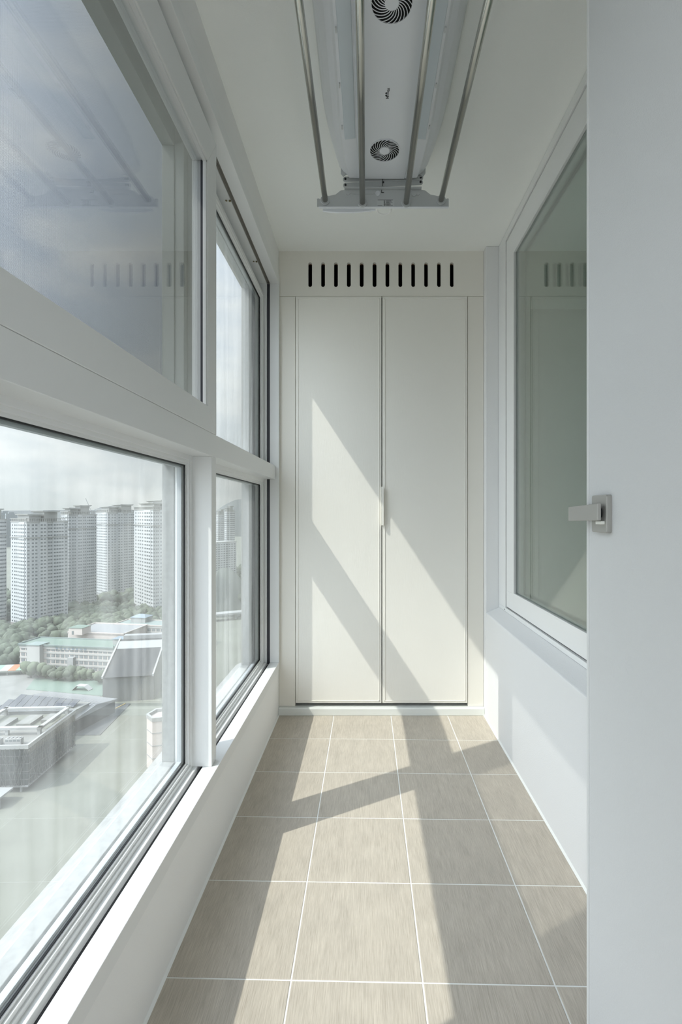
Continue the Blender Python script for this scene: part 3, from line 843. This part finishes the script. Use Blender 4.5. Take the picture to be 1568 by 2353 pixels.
M['white_b'] = pbsdf('white_render', (0.270, 0.275, 0.270, 1), 0.8)
M['roof_white'] = pbsdf('white_sheet_roof', (0.200, 0.205, 0.210, 1), 0.6)
M['roof_dark'] = pbsdf('dark_sheet_roof', (0.035, 0.036, 0.037, 1), 0.7, vary=(0.3, 0.1))
M['blue_roof'] = pbsdf('blue_roof', (0.160, 0.200, 0.230, 1), 0.6)
M['orange'] = pbsdf('orange_canvas', (0.315, 0.139, 0.071, 1), 0.8)
M['mint'] = pbsdf('mint_canvas', (0.176, 0.260, 0.210, 1), 0.8)
M['white_c'] = pbsdf('white_canvas', (0.311, 0.315, 0.311, 1), 0.8)
M['solar'] = pbsdf('solar_panel', (0.025, 0.030, 0.040, 1), 0.3)
M['curtain'] = pbsdf('dark_curtain_wall', (0.040, 0.048, 0.050, 1), 0.25)
M['steel_out'] = pbsdf('outdoor_steel', (0.231, 0.235, 0.235, 1), 0.6)
M['lattice'] = pbsdf('dark_lattice', (0.085, 0.09, 0.09, 1), 0.6)
M['yellow'] = pbsdf('yellow_paint', (0.294, 0.231, 0.105, 1), 0.8)
M['hill'] = pbsdf('far_hill', (0.070, 0.078, 0.078, 1), 1.0)
M['hill_near'] = pbsdf('wooded_hill', (0.060, 0.070, 0.062, 1), 1.0, vary=(0.02, 0.3))
M['far_block'] = pbsdf('far_block', (0.202, 0.223, 0.235, 1), 0.9)

def flat(name, pts, z, mat, label, thick=0.3):
    mb = MB(); mb.prism([(p[0], p[1]) for p in pts], ZG + z - thick, ZG + z, 'z')
    o = mb.build(name, mat)
    tag(o, label, kind='structure')
    return o
mb = MB(); mb.box(-3500, 1500, 20, 6000, ZG - 2, ZG)
tag(mb.build('ground', M['lawn']), 'pale green town ground far below the window', kind='structure')
def gp(px, py):
    y = ground_y(py)
    return ((px - VX) / FPX * y, y)
flat('ground_road', [gp(165, 1690), gp(230, 1690), gp(300, 1618), gp(250, 1618)], .25, M['road'], 'grey access road beside the white sheet roof')
flat('ground_yard', [gp(-60, 1640), gp(230, 1640), gp(230, 1550), gp(-60, 1550)], .15, M['paving'], 'pale paved school yard')
flat('ground_plot', [gp(60, 1585), gp(235, 1600), gp(250, 1565), gp(80, 1560)], .32, M['roof_green'], 'flat green sports court beside the school')
mb = MB()
for q in ((gp(190, 1668), gp(288, 1618)), ):
    a, c = Vector((*q[0], 0)), Vector((*q[1], 0)); d = (c - a).normalized(); n_ = Vector((-d.y, d.x, 0)) * .35
    mb.prism([tuple((a + n_).xy), tuple((c + n_).xy), tuple((c - n_).xy), tuple((a - n_).xy)], ZG + .2, ZG + .42, 'z')
tag(mb.build('road_line', M['yellow']), 'thin yellow edge line along the access road', kind='structure')

def frame2(origin, rz, z=ZG):
    return Matrix.Translation((origin[0], origin[1], z)) @ Matrix.Rotation(rz, 4, 'Z')
def solve_len(C, d, px):
    """length along d from C until the frame column px"""
    k = (px - VX) / FPX
    return (k * C[1] - C[0]) / (d[0] - k * d[1])

def face_windows(mb, T, length, along, floors, z0, fh, pattern, u_off, depth=.12, wh=1.35):
    """window boxes on a face; T maps local (u, out, z)"""
    for f in range(floors):
        z = z0 + f * fh + .95
        for (u, w_) in pattern:
            uu = u * length
            mb.box(uu, uu + w_, -depth, .02, z, z + wh, T)

def tower(px_l, px_c, px_r, yc, top_py, rz_deg, label, floors, base_floors=2, crown=True, steps=None, group=None):
    C = at(px_c, VY, yc); C = (C.x, C.y)
    a = math.radians(rz_deg)
    r = (math.cos(a), math.sin(a)); l_ = (-math.sin(a), math.cos(a))
    Lr = solve_len(C, r, px_r); Ll = solve_len(C, l_, px_l)
    Lr, Ll = max(6, min(60, Lr)), max(6, min(60, Ll))
    ztop = at(px_c, top_py, yc).z
    hh = ztop - ZG
    root = empty('apartment_tower', (C[0], C[1], ZG), a)
    tag(root, label, 'tower', group)
    mb = MB(); fh = (hh - 1.0) / floors
    mb.box(0, Lr, 0, Ll, base_floors * fh, hh)
    for f in range(base_floors, floors + 1):        # thin floor ledges
        mb.box(-.12, Lr + .1, -.12, Ll + .1, f * fh + .15, f * fh + .45)
    # shallow projecting bays
    mb.box(Lr * .30, Lr * .46, -.8, 0, base_floors * fh, hh); mb.box(Lr * .62, Lr * .9, -.6, 0, base_floors * fh, hh)
    mb.box(-.5, 0, Ll * .1, Ll * .45, base_floors * fh, hh)
    mb.build('walls', M['tower'], root)
    zb = (floors - 4) * fh
    MB().box(-.7, Lr + .3, -1.0, Ll + .3, zb, zb + .5).build('belt', M['crown'], root)
    mb = MB(); mb.box(-.15, Lr + .1, -.15, Ll + .1, 0, base_floors * fh)
    mb.build('base_storeys', M['tower_base'], root)
    win = MB()
    # right-hand face (local y = 0), outward is -y
    def wr(u0, w_, z, out):
        win.box(u0, u0 + w_, out - .10, out + .03, z, z + fh * .42)
    for f in range(floors):
        z = f * fh + fh * .30
        for g, out in ((.02, 0), (.12, 0), (.20, 0), (.315, -.8), (.39, -.8), (.50, 0), (.56, 0), (.635, -.6), (.70, -.6), (.765, -.6), (.83, -.6), (.93, 0)):
            wr(g * Lr, Lr * .048, z, out)
        for g, out in ((.03, 0), (.12, -.5), (.22, -.5), (.33, -.5), (.5, 0), (.62, 0), (.72, 0), (.86, 0)):
            win.box(out - .10, out + .03, g * Ll, g * Ll + Ll * .07, z, z + fh * .42)
    w_o = win.build('windows', M['tower_glass'], root)
    w_o['kind'] = 'stuff'
    if crown:
        mb = MB()
        mb.box(-.4, Lr + .4, -.9, Ll + .4, hh, hh + .5)
        for k in range(int(Lr / 1.6)):
            mb.box(k * 1.6, k * 1.6 + .45, -.5, -.1, hh + .5, hh + 2.8)
        for k in range(int(Ll / 1.6)):
            mb.box(-.4, 0, k * 1.6, k * 1.6 + .45, hh + .5, hh + 2.8)
        mb.box(-.6, Lr + .5, -.7, .1, hh + 2.8, hh + 3.2); mb.box(-.6, .2, -.7, Ll + .4, hh + 2.8, hh + 3.2)
        p_o = mb.build('roof_parapet', M['crown'], root)
        for (u0, u1, dz) in ((.06, .34, 6.0), (.42, .74, 8.6)):
            mb = MB()
            mb.box(u0 * Lr, u1 * Lr, .5, Ll * .7, hh, hh + dz)
            ph = mb.build('penthouse', M['crown'], root)
            mb = MB()
            e0, e1 = u0 * Lr - 1.6, u1 * Lr + 1.6
            mb.prism([(e0 + 1, hh + dz - .7), (e0, hh + dz), (e0, hh + dz + .5), (e1, hh + dz + .5), (e1, hh + dz), (e1 - 1, hh + dz - .7)], -1.0, Ll * .7 + 1.4, 'y')
            mb.build('cornice', M['crown'], ph)
    return root
tower(25, 61, 156, 385, 1200, 60, 'near pale apartment tower with its sunlit narrow side at the left', 30)
tower(140, 158, 222, 450, 1183, 60, 'apartment tower close behind the near one with the tall flared crown', 31)
tower(221, 247, 321, 520, 1178, 57, 'apartment tower in the middle of the skyline with a bright left side', 32)
tower(308, 352, 402, 430, 1172, 45, 'apartment tower at the right of the skyline beside the mullion', 30)
tower(-80, -30, 15, 400, 1194, 60, 'apartment tower cut by the left edge of the frame', 28)
tower(497, 502, 519, 800, 1183, 58, 'dark banded far apartment tower seen in the right light below the hill', 30)
tower(519, 522, 540, 760, 1176, 58, 'pale far apartment tower seen in the right light next to the dark one', 30)

def block(name, C, rz, Lx, Ly, z0, z1, wall, roof, label, cat, edge=None, eave=.5):
    root = empty(name, (C[0], C[1], ZG), rz)
    tag(root, label, cat)
    MB().box(0, Lx, 0, Ly, z0, z1).build('walls', wall, root)
    MB().box(-eave, Lx + eave, -eave, Ly + eave, z1, z1 + .4).build('roof', roof, root)
    if edge:
        mb = MB()
        for (a, b_, c, d) in ((-eave, Lx + eave, -eave, -eave + .5), (-eave, Lx + eave, Ly + eave - .5, Ly + eave), (-eave, -eave + .5, -eave, Ly + eave), (Lx + eave - .5, Lx + eave, -eave, Ly + eave)):
            mb.box(a, b_, c, d, z1 - .2, z1 + 1.1)
        mb.build('roof_edge', edge, root)
    return root
def window_run(root, u0, u1, n, z, h, out, mat, side='y', panes=3):
    """n windows on a face; each a frame with dark panes set in it"""
    step = (u1 - u0) / n
    for k in range(n):
        a, c = u0 + k * step + step * .12, u0 + (k + 1) * step - step * .12
        f = MB(); g = MB()
        if side == 'y':
            f.box(a, c, out - .10, out + .02, z, z + h)
            for p in range(panes):
                pw = (c - a) / panes
                g.box(a + p * pw + .14, a + (p + 1) * pw - .14, out - .14, out - .09, z + .15, z + h * .5 - .06)
                g.box(a + p * pw + .14, a + (p + 1) * pw - .14, out - .14, out - .09, z + h * .5 + .06, z + h - .15)
        else:
            f.box(out - .02, out + .10, a, c, z, z + h)
            for p in range(panes):
                pw = (c - a) / panes
                g.box(out + .09, out + .14, a + p * pw + .14, a + (p + 1) * pw - .14, z + .15, z + h - .15)
        fo = f.build('window', M['white_b'], root)
        g.build('pane', mat, fo)
# long school wing in front
gy0 = 295.0
A = at(46, VY, 295); B_ = at(266, VY, 286)
rz = math.atan2(B_.y - A.y, B_.x - A.x); LW = math.hypot(B_.x - A.x, B_.y - A.y)
sch = block('school_building', (A.x, A.y), rz, LW, 15, 0, 14.6, M['school'], M['roof_green'], 'long four storey pinkish school with a green flat roof and mint eaves', 'school', M['roof_edge'], .9)
FH = 3.5
mb = MB()
for f in range(5):
    mb.box(0, LW, -.35, 0, f * FH - .1 + (.6 if f == 0 else 0), f * FH + .85)
mb.box(0, LW, -.5, 0, 13.0, 14.6)
mb.build('band', M['school_band'], sch)
for f in range(4):
    window_run(sch, .5, LW * .11, 2, f * FH + 1.2, 1.9, 0, M['win_pale'])
    window_run(sch, LW * .28, LW * .965, 14, f * FH + 1.2, 1.9, 0, M['win_pale'])
mb = MB(); mb.box(LW * .12, LW * .255, -3.2, 0, 0, 15.6); mb.build('stair_block', M['school_band'], sch)
mb = MB(); mb.box(LW * .115, LW * .26, -3.6, 4, 15.6, 16.0); mb.build('stair_roof', M['roof_edge'], sch)
mb = MB(); mb.box(LW * .53, LW * .59, -2.2, 0, 0, 9.0); mb.build('porch', M['white_b'], sch)
for k in range(8):
    u = LW * (.40 + k * .042)
    MB().prism([(u + .9 * math.cos(a * .785), 13.9 + .75 * math.sin(a * .785)) for a in range(8)], -.62, -.5, 'y').build('sign_disc', M['blue_roof'], sch)
# pinkish end block and the wing behind
E_ = at(266, VY, 286)
en = block('school_building', (E_.x, E_.y - 1), rz, 15.5, 15, 0, 15.8, M['school'], M['roof_green'], 'pinkish end block closing the long school at its right', 'school', M['roof_edge'], .6)
for f in range(4):
    window_run(en, 1.0, 5.6, 2, f * FH + 1.3, 1.9, 0, M['win_pale'])
    window_run(en, 7.6, 14.8, 2, f * FH + 1.3, 1.9, 0, M['win_pale'])
A = at(262, VY, 345)
bk = block('school_building', (A.x, A.y), rz, 60, 16, 0, 15.0, M['school'], M['roof_edge'], 'rear school wing with window bands and a pale roof rim', 'school', M['school'], .3)
mb = MB()
for f in range(5):
    mb.box(0, 60, -.3, 0, f * FH, f * FH + .9)
mb.build('band', M['school_band'], bk)
for f in range(2, 4):
    window_run(bk, 1, 42, 12, f * FH + 1.2, 1.9, 0, M['win_pale'])
A = at(156, VY, 322)
ln = block('school_building', (A.x, A.y), rz, 40, 26, 0, 15.2, M['school'], M['roof_white'], 'low linking wing between the front and rear school wings', 'school', M['school'], .3)
A = at(158, VY, 316)
sh = empty('roof_hut', (A.x, A.y, ZG + 15.6), rz); tag(sh, 'pinkish hut with a green top on the linking school wing', 'hut')
MB().box(0, 9.5, 0, 8, 0, 4.2).build('walls', M['school'], sh); MB().box(-.3, 9.8, -.3, 8.3, 4.2, 4.5).build('roof', M['roof_green'], sh)
MB().box(2.2, 3.6, -.08, .05, 0, 2.4).build('door', M['win_pale'], sh)
A = at(301, VY, 352)
sh = empty('roof_hut', (A.x, A.y, ZG + 15.4), rz); tag(sh, 'cream hut with a blue hipped roof on the rear school wing', 'hut')
MB().box(0, 11, 0, 9, 0, 3.6).build('walls', M['white_b'], sh)
mb = MB(); mb.v = [(-.6, -.6, 3.6), (11.6, -.6, 3.6), (11.6, 9.6, 3.6), (-.6, 9.6, 3.6), (3.5, 4.5, 5.4), (7.5, 4.5, 5.4)]
mb.f = [(0, 1, 5, 4), (1, 2, 5), (2, 3, 4, 5), (3, 0, 4), (3, 2, 1, 0)]; mb.mi = [0] * 5
mb.build('roof', M['blue_roof'], sh)
A = at(262, VY, 290)
sh = empty('roof_hut', (A.x, A.y + 4, ZG + 14.9), rz); tag(sh, 'small white hut with a pale blue roof beside the pinkish end block', 'hut')
MB().box(-3, 3.5, 0, 6, 0, 3.2).build('walls', M['white_b'], sh); MB().box(-3.4, 4, -.4, 6.4, 3.2, 3.6).build('roof', M['blue_roof'], sh)

# gym with a dark leaning roof
A = at(236, VY, 243)
gym = empty('gymnasium', (A.x, A.y, ZG), math.radians(10))
tag(gym, 'white walled gymnasium with a steep dark shed roof', 'gymnasium')
mb = MB(); mb.prism([(0, 0), (24, 0), (24, 12.0), (0, 12.0)], 0, .5, 'y'); mb.box(0, 24, 0, 28, 0, 12.0)
mb.prism([(0, 12.0), (28, 12.0), (28, 24), (24, 24)], 0, 24, 'x')
mb.build('walls', M['white_b'], gym)
mb = MB(); mb.prism([(-1.0, 12.2), (-1.0, 12.6), (26, 24.6), (26, 24.2)], .6, 23.4, 'x')
mb.build('roof', M['roof_dark'], gym)
mb = MB()
for x0 in (-.2, 23.4):
    mb.prism([(-1.4, 12.2), (-1.4, 13.3), (27, 25.4), (27, 24.2)], x0, x0 + .8, 'x')
mb.build('verge', M['white_b'], gym)
MB().box(2, 23, 26, 30, 23.4, 26.6).build('ridge_box', M['steel_out'], gym)
# low white sheet roof hall
A = at(78, VY, 232); 
hl = empty('sports_hall', (A.x, A.y, ZG), math.radians(-14)); tag(hl, 'low hall with a long white ribbed sheet roof and a dark end wall', 'hall')
MB().box(0, 38, -16, 8, 0, 6.4).build('walls', M['steel_out'], hl)
mb = MB(); mb.prism([(-17, 6.4), (-4, 8.6), (9, 6.4), (9, 6.0), (-17, 6.0)], -1, 39, 'x'); mb.build('roof', M['roof_white'], hl)
mb = MB()
for k in range(26):
    x = k * 1.55 - .5
    mb.prism([(-17.05, 6.4), (-4, 8.75), (9.05, 6.4), (-4, 8.6)], x, x + .22, 'x')
mb.build('rib', M['steel_out'], hl)['kind'] = 'stuff'
MB().box(38.0, 38.3, -16, 8, 0, 6.2).build('end_wall', M['roof_dark'], hl)
# solar roof building at the left edge
A = at(-40, VY, 205)
sl = block('solar_roof_building', (A.x, A.y), math.radians(-12), 34, 20, 0, 9.5, M['steel_out'], M['paving'], 'grey building at the left edge with rows of solar panels', 'building')
for r in range(3):
    for k in range(9):
        mb = MB(); mb.prism([(r * 6 + 1, 10.3), (r * 6 + 5, 12.0), (r * 6 + 5, 12.2), (r * 6 + 1, 10.5)], 1 + k * 3.5, 4.2 + k * 3.5, 'x')
        mb.build('solar_panel', M['solar'], sl)

# near office block: parapet roof, dark glazed walls with a steel lattice
OC = (-114.0, 165.0)
of = empty('office_block', (OC[0], OC[1], ZG), math.radians(3)); tag(of, 'near office block with a flat roof garden and dark glazed walls behind steel lattice', 'office')
OH = 15.6
MB().box(-40, 0, 0, 29, 2.4, OH - .6).build('glazed_wall', M['curtain'], of)
MB().box(-40.3, .3, -.3, 29.3, 2.0, 2.5).build('floor_edge', M['steel_out'], of)
MB().box(-39, -1, 1, 28, OH - .7, OH - .4).build('roof_deck', M['paving'], of)
MB().box(-38, -2, 14, 27, OH - .4, OH - .3).build('roof_lawn', M['lawn'], of)
for (a, b_, c, d) in ((-40.4, .4, -.4, .3), (-40.4, .4, 28.6, 29.4), (-.3, .4, .3, 28.6)):
    MB().box(a, b_, c, d, OH - .8, OH + .5).build('parapet', M['white_b'], of)
for (a, b_, c, d, z) in ((-26, -24.5, 9, 29, 2.4), (-26, -1, 9, 10.6, 2.4), (-26, -1, 27, 28.5, 2.4), (-2.4, -1, 9, 28, 2.4)):
    MB().box(a, b_, c, d, OH + 1.6, OH + z).build('pergola_beam', M['white_b'], of)
for (x, y) in ((-25.2, 9.8), (-2, 9.8), (-25.2, 27.6), (-2, 27.6), (-13, 9.8)):
    MB().box(x - .5, x + .5, y - .5, y + .5, OH - .4, OH + 1.7).build('pergola_post', M['white_b'], of)
for (x, y, lx, ly) in ((-14, 16, 5, 8), (-20, 13, 3, 9), (-7, 19, 3.4, 6)):
    MB().box(x, x + lx, y, y + ly, OH - .4, OH + .9).build('roof_planter', M['paving'], of)
mb = MB()
for k in range(27):
    mb.box(-40 + k * 1.5, -39.88 + k * 1.5, -.5, -.38, 2.4, OH - .6)
for k in range(20):
    mb.box(.38, .5, k * 1.5, k * 1.5 + .12, 2.4, OH - .6)
for z in (4.6, 7.2, 9.8, 12.4):
    mb.box(-40, .5, -.45, -.36, z, z + .12); mb.box(.36, .45, -.45, 29, z, z + .12)
rr = random.Random(5)
for k in range(46):
    u = rr.uniform(-39, -1); t = rr.uniform(-.35, .35)
    T = Matrix.Translation((u, -.55, 8.5)) @ Matrix.Rotation(t, 4, 'Y')
    mb.box(-.05, .05, -.05, .05, -6, 6.2, T)
    u = rr.uniform(1, 28)
    T = Matrix.Translation((.55, u, 8.5)) @ Matrix.Rotation(t, 4, 'X')
    mb.box(-.05, .05, -.05, .05, -6, 6.2, T)
mb.build('lattice', M['lattice'], of)['kind'] = 'stuff'
for k in range(9):
    MB().box(-38 + k * 4.4, -37.4 + k * 4.4, .4, 1.0, 0, 2.4).build('column', M['white_b'], of)
# rooftop chillers
def chiller(x, y):
    r = empty('rooftop_chiller', tuple(Matrix.Translation((OC[0], OC[1], ZG)) @ Matrix.Rotation(math.radians(3), 4, 'Z') @ Vector((x, y, OH - .4))), math.radians(3))
    MB().box(0, 5.2, 0, 1.6, .3, 2.2).build('housing', M['white_c'], r)
    for k in range(4):
        MB().cyl((.7 + k * 1.25, .8, 2.2), (.7 + k * 1.25, .8, 2.5), .5, 14).build('fan_cowl', M['steel_out'], r)
        MB().box(.2 + k * 1.25, 1.15 + k * 1.25, -.05, .02, 1.3, 1.95).build('grille', M['win_pale'], r)
    MB().box(.2, 5.0, .1, 1.5, 0, .3).build('skid', M['steel_out'], r)
    return r
tag(chiller(-8.5, 1.6), 'white box chiller near the front corner of the office roof', 'chiller')
tag(chiller(-15.2, 1.6), 'white box chiller at the frame edge on the office roof', 'chiller')
# entrance frame in front of the office
pg = empty('entrance_canopy', (OC[0] - 8, OC[1] - 7, ZG), 0); tag(pg, 'pale open concrete canopy in front of the office block', 'canopy')
MB().box(-14, 6, -3, 3, 3.4, 4.0).build('roof_slab', M['white_b'], pg)
for x in (-13, -7, -1, 5):
    MB().box(x, x + .6, -2.6, -2.0, 0, 3.4).build('column', M['white_b'], pg)
# pale faceted tower near the mullion
hx = at(372, VY, 183)
ht = empty('faceted_tower', (hx.x, hx.y, ZG), 0); tag(ht, 'low faceted cream tower with a white rim beside the mullion', 'tower')
poly = [(5.2 * math.cos(math.radians(60 * k + 15)), 5.2 * math.sin(math.radians(60 * k + 15))) for k in range(6)]
MB().prism(poly, 0, 18.4, 'z').build('shaft', M['school'], ht)
for z in (4.6, 9.2, 13.8):
    MB().prism([(u * 1.02, w * 1.02) for u, w in poly], z, z + .35, 'z').build('joint_band', M['white_b'], ht)
mb = MB()
for k in range(6):
    a, c = poly[k], poly[(k + 1) % 6]
    mb.prism([(a[0] * 1.04, a[1] * 1.04), (c[0] * 1.04, c[1] * 1.04), (c[0] * .86, c[1] * .86), (a[0] * .86, a[1] * .86)], 18.2, 19.6, 'z')
mb.build('rim', M['white_b'], ht)
# striped canopies
def canopy(px, py, L, D, rzd, label):
    x, y = gp(px, py)
    r = empty('striped_canopy', (x, y, ZG), math.radians(rzd)); tag(r, label, 'canopy')
    n = 6
    for k in range(n):
        mb = MB(); mb.prism([(0, 3.0), (D, 4.4), (D, 4.55), (0, 3.15)], k * L / n, (k + 1) * L / n, 'x')
        mb.build('canvas_strip', M[('orange', 'mint', 'white_c')[k % 3]], r)
    for k in range(3):
        MB().box(k * L / 2.05, k * L / 2.05 + .2, .1, .3, 0, 3.05).build('post', M['steel_out'], r)
canopy(-40, 1556, 26, 7, 8, 'long canopy striped orange mint and white at the left edge')
canopy(46, 1550, 8, 5, 8, 'short canopy striped orange mint and white beside the school')
canopy(236, 1573, 4, 4, 8, 'tiny canopy striped orange mint and white by the gymnasium')
# white zigzag shelter on the court
x, y = gp(165, 1588)
sp = empty('playground_shelter', (x, y, ZG), math.radians(-6)); tag(sp, 'small white zigzag shelter on the green court', 'shelter')
for k, (u0, z0, u1, z1) in enumerate(((0, .3, 2.5, 2.6), (2.5, 2.6, 7, 2.4), (7, 2.4, 9.6, .3))):
    MB().prism([(u0, z0), (u1, z1), (u1, z1 + .35), (u0, z0 + .35)], 0, 3.2, 'y').build('slope', M['white_c'], sp)
# construction crane on the skyline
cr_ = empty('tower_crane', tuple(at(212, VY, 1500).xy) + (ZG,), 0); tag(cr_, 'thin luffing tower crane far behind the skyline', 'crane')
MB().box(-.9, .9, -.9, .9, 0, 95).build('mast', M['steel_out'], cr_)
MB().box(-.7, .7, -.7, .7, 0, 50, Matrix.Translation((0, 0, 92)) @ Matrix.Rotation(math.radians(-24), 4, 'Y')).build('jib', M['steel_out'], cr_)

# ---- mid distance blocks in the right light, and the overpass
A = at(494, VY, 640)
md = block('apartment_slab', (A.x, A.y), math.radians(52), 34, 22, 0, 55, M['tower'], M['crown'], 'mid height pale apartment slab in the right light under the far towers', 'apartment block')
mb = MB()
for f in range(17):
    for k in range(8):
        mb.box(1 + k * 4.1, 3.6 + k * 4.1, -.12, .02, f * 3 + 3, f * 3 + 4.5)
mb.build('windows', M['tower_glass'], md)['kind'] = 'stuff'
ov = empty('road_overpass', (*gp(515, 1425), ZG), math.radians(28)); tag(ov, 'pale concrete road overpass in the right light', 'overpass')
MB().box(-60, 60, -5, 5, 5.2, 6.6).build('deck', M['white_b'], ov)
for x in (-50, -30, -10, 10, 30, 50):
    MB().box(x - .8, x + .8, -2, 2, 0, 5.2).build('pier', M['white_b'], ov)

# ---- trees
def blob_mesh(seed, n=9, sub=2):
    rnd = random.Random(seed)
    bm_ = bmesh.new()
    for k in range(n):
        a = rnd.uniform(0, 6.283); rr_ = rnd.uniform(0, .62) if k else 0
        c = Vector((rr_ * math.cos(a), rr_ * math.sin(a), rnd.uniform(.42, .95)))
        s_ = rnd.uniform(.26, .46)
        res = bmesh.ops.create_icosphere(bm_, subdivisions=sub, radius=s_)
        for v in res['verts']:
            v.co += v.co.normalized() * rnd.uniform(-.055, .075)
            v.co.z *= .85
            v.co += c
    for v in bm_.verts: v.co *= 1 + rnd.uniform(-.04, .04)
    me = bpy.data.meshes.new('crown'); bm_.to_mesh(me); bm_.free()
    return me
crowns = []
for k in range(5):
    me = blob_mesh(20 + k); me.polygons.foreach_set('use_smooth', [True] * len(me.polygons)); me.materials.append(M['tree'] if k % 2 else M['tree2']); crowns.append(me)
trunk_me = MB().cyl((0, 0, 0), (0, 0, .6), .05, 8, .035).mesh('trunk', M['trunk'])
def tree(px, py, size, label, group):
    x, y = gp(px, py)
    r = empty('tree', (x, y, ZG), random.uniform(0, 6.28)); r.scale = (size, size, size * 1.05)
    tag(r, label, 'tree', group)
    c = bpy.data.objects.new('crown', random.choice(crowns)); COL.objects.link(c); c.parent = r
    t = bpy.data.objects.new('trunk', trunk_me); COL.objects.link(t); t.parent = r
random.seed(11)
ORD = ['first', 'second', 'third', 'fourth', 'fifth', 'sixth', 'seventh', 'eighth', 'ninth', 'tenth', 'eleventh', 'twelfth', 'thirteenth']
for k in range(13):
    tree(72 + k * 15 + random.uniform(-5, 5), 1556 + k * .9 + random.uniform(-1, 4), random.uniform(5, 7.5), ORD[k] + ' from the left of the round green trees along the front of the school', 'trees along the school front')
# woodland belts: nobody could count these crowns
def wood(name, pts, n, smin, smax, seed, label, zfun=None):
    rnd = random.Random(seed)
    vs, fs = [], []
    srcs = [( [v.co.copy() for v in c.vertices], [tuple(p.vertices) for p in c.polygons]) for c in small_crowns]
    for k in range(n):
        px, py = rnd.uniform(pts[0], pts[1]), rnd.uniform(pts[2], pts[3])
        x, y = gp(px, py)
        s_ = rnd.uniform(smin, smax); a = rnd.uniform(0, 6.28)
        vv, ff = rnd.choice(srcs); b0 = len(vs); ca, sa = math.cos(a), math.sin(a)
        vs += [(x + s_ * (v.x * ca - v.y * sa), y + s_ * (v.x * sa + v.y * ca), ZG + s_ * v.z * 1.1 - s_ * .2) for v in vv]
        fs += [tuple(b0 + i for i in f) for f in ff]
    me = bpy.data.meshes.new(name); me.from_pydata(vs, [], fs); me.materials.append(M['tree']); me.polygons.foreach_set('use_smooth', [True] * len(fs))
    o = bpy.data.objects.new(name, me); COL.objects.link(o)
    tag(o, label, 'woodland', kind='stuff')
small_crowns = [blob_mesh(50 + k, 5, 2) for k in range(4)]
wood('woodland', (-60, 55, 1452, 1530), 110, 7, 11, 1, 'dense dark trees at the left edge below the near tower')
wood('woodland', (60, 390, 1420, 1470), 240, 7, 11, 2, 'dense dark trees between the school and the towers')
wood('woodland', (-60, 390, 1378, 1425), 260, 8, 12, 3, 'dense dark trees around the feet of the towers')
wood('woodland', (340, 400, 1480, 1560), 50, 6, 9, 4, 'dense dark trees behind the gymnasium')
wood('woodland', (470, 600, 1310, 1400), 130, 8, 13, 5, 'dense dark trees in the right light above the overpass')

# ---- hills and distant city
def hill(px0, px1, pk, py_pk, y, mat, label, base=VY + 12):
    n = 24
    mb = MB(); rnd = random.Random(int(px0))
    ridge = []
    for k in range(n + 1):
        t = k / n
        px = px0 + (px1 - px0) * t
        d = abs(px - pk) / max(pk - px0, px1 - pk)
        hgt = max(0, math.cos(min(1, d) * math.pi / 2)) ** 1.3
        p = at(px, base - (base - py_pk) * hgt + .25 * math.sin(k * 1.7) + .2 * math.sin(k * .9), y)
        ridge.append(p)
    for k in range(n):
        a, c = ridge[k], ridge[k + 1]
        mb.quad((a.x, a.y - y * .12, ZG), (c.x, c.y - y * .12, ZG), tuple(c), tuple(a))
        mb.quad(tuple(a), tuple(c), (c.x, c.y + y * .12, ZG), (a.x, a.y + y * .12, ZG))
    o = mb.build('hill', mat)
    bmh = bmesh.new(); bmh.from_mesh(o.data); bmesh.ops.remove_doubles(bmh, verts=bmh.verts[:], dist=.5); bmh.to_mesh(o.data); bmh.free()
    o.data.polygons.foreach_set('use_smooth', [True] * len(o.data.polygons))
    tag(o, label, kind='structure')
hill(205, 330, 252, 1163, 3200, M['hill'], 'low grey hill behind the middle tower')
hill(470, 640, 556, 1147, 2200, M['hill'], 'grey wooded hill in the right light')
hill(440, 600, 518, 1304, 500, M['hill_near'], 'dark wooded rise in the right light below the apartment slab', 1402)
hill(-400, 900, 200, 1172, 5200, M['hill'], 'faint low ridge along the horizon', VY + 4)
rnd = random.Random(9)
for k in range(7):
    px = -14 + k * 6.6
    y = rnd.uniform(1300, 1800)
    p = at(px, VY, y); hh = at(px, rnd.uniform(1176, 1190), y).z - ZG
    r = empty('distant_block', (p.x, p.y, ZG), rnd.uniform(.4, 1.0)); tag(r, ORD[k] + ' from the left of the hazy grey housing blocks far off at the horizon', 'building', 'hazy blocks at the left horizon')
    w_ = rnd.uniform(9, 14)
    MB().box(-w_, w_, -6, 6, 0, hh).build('walls', M['far_block'], r)
    MB().box(-w_ * .5, w_ * .5, -4, 4, hh, hh + 4).build('roof_box', M['far_block'], r)
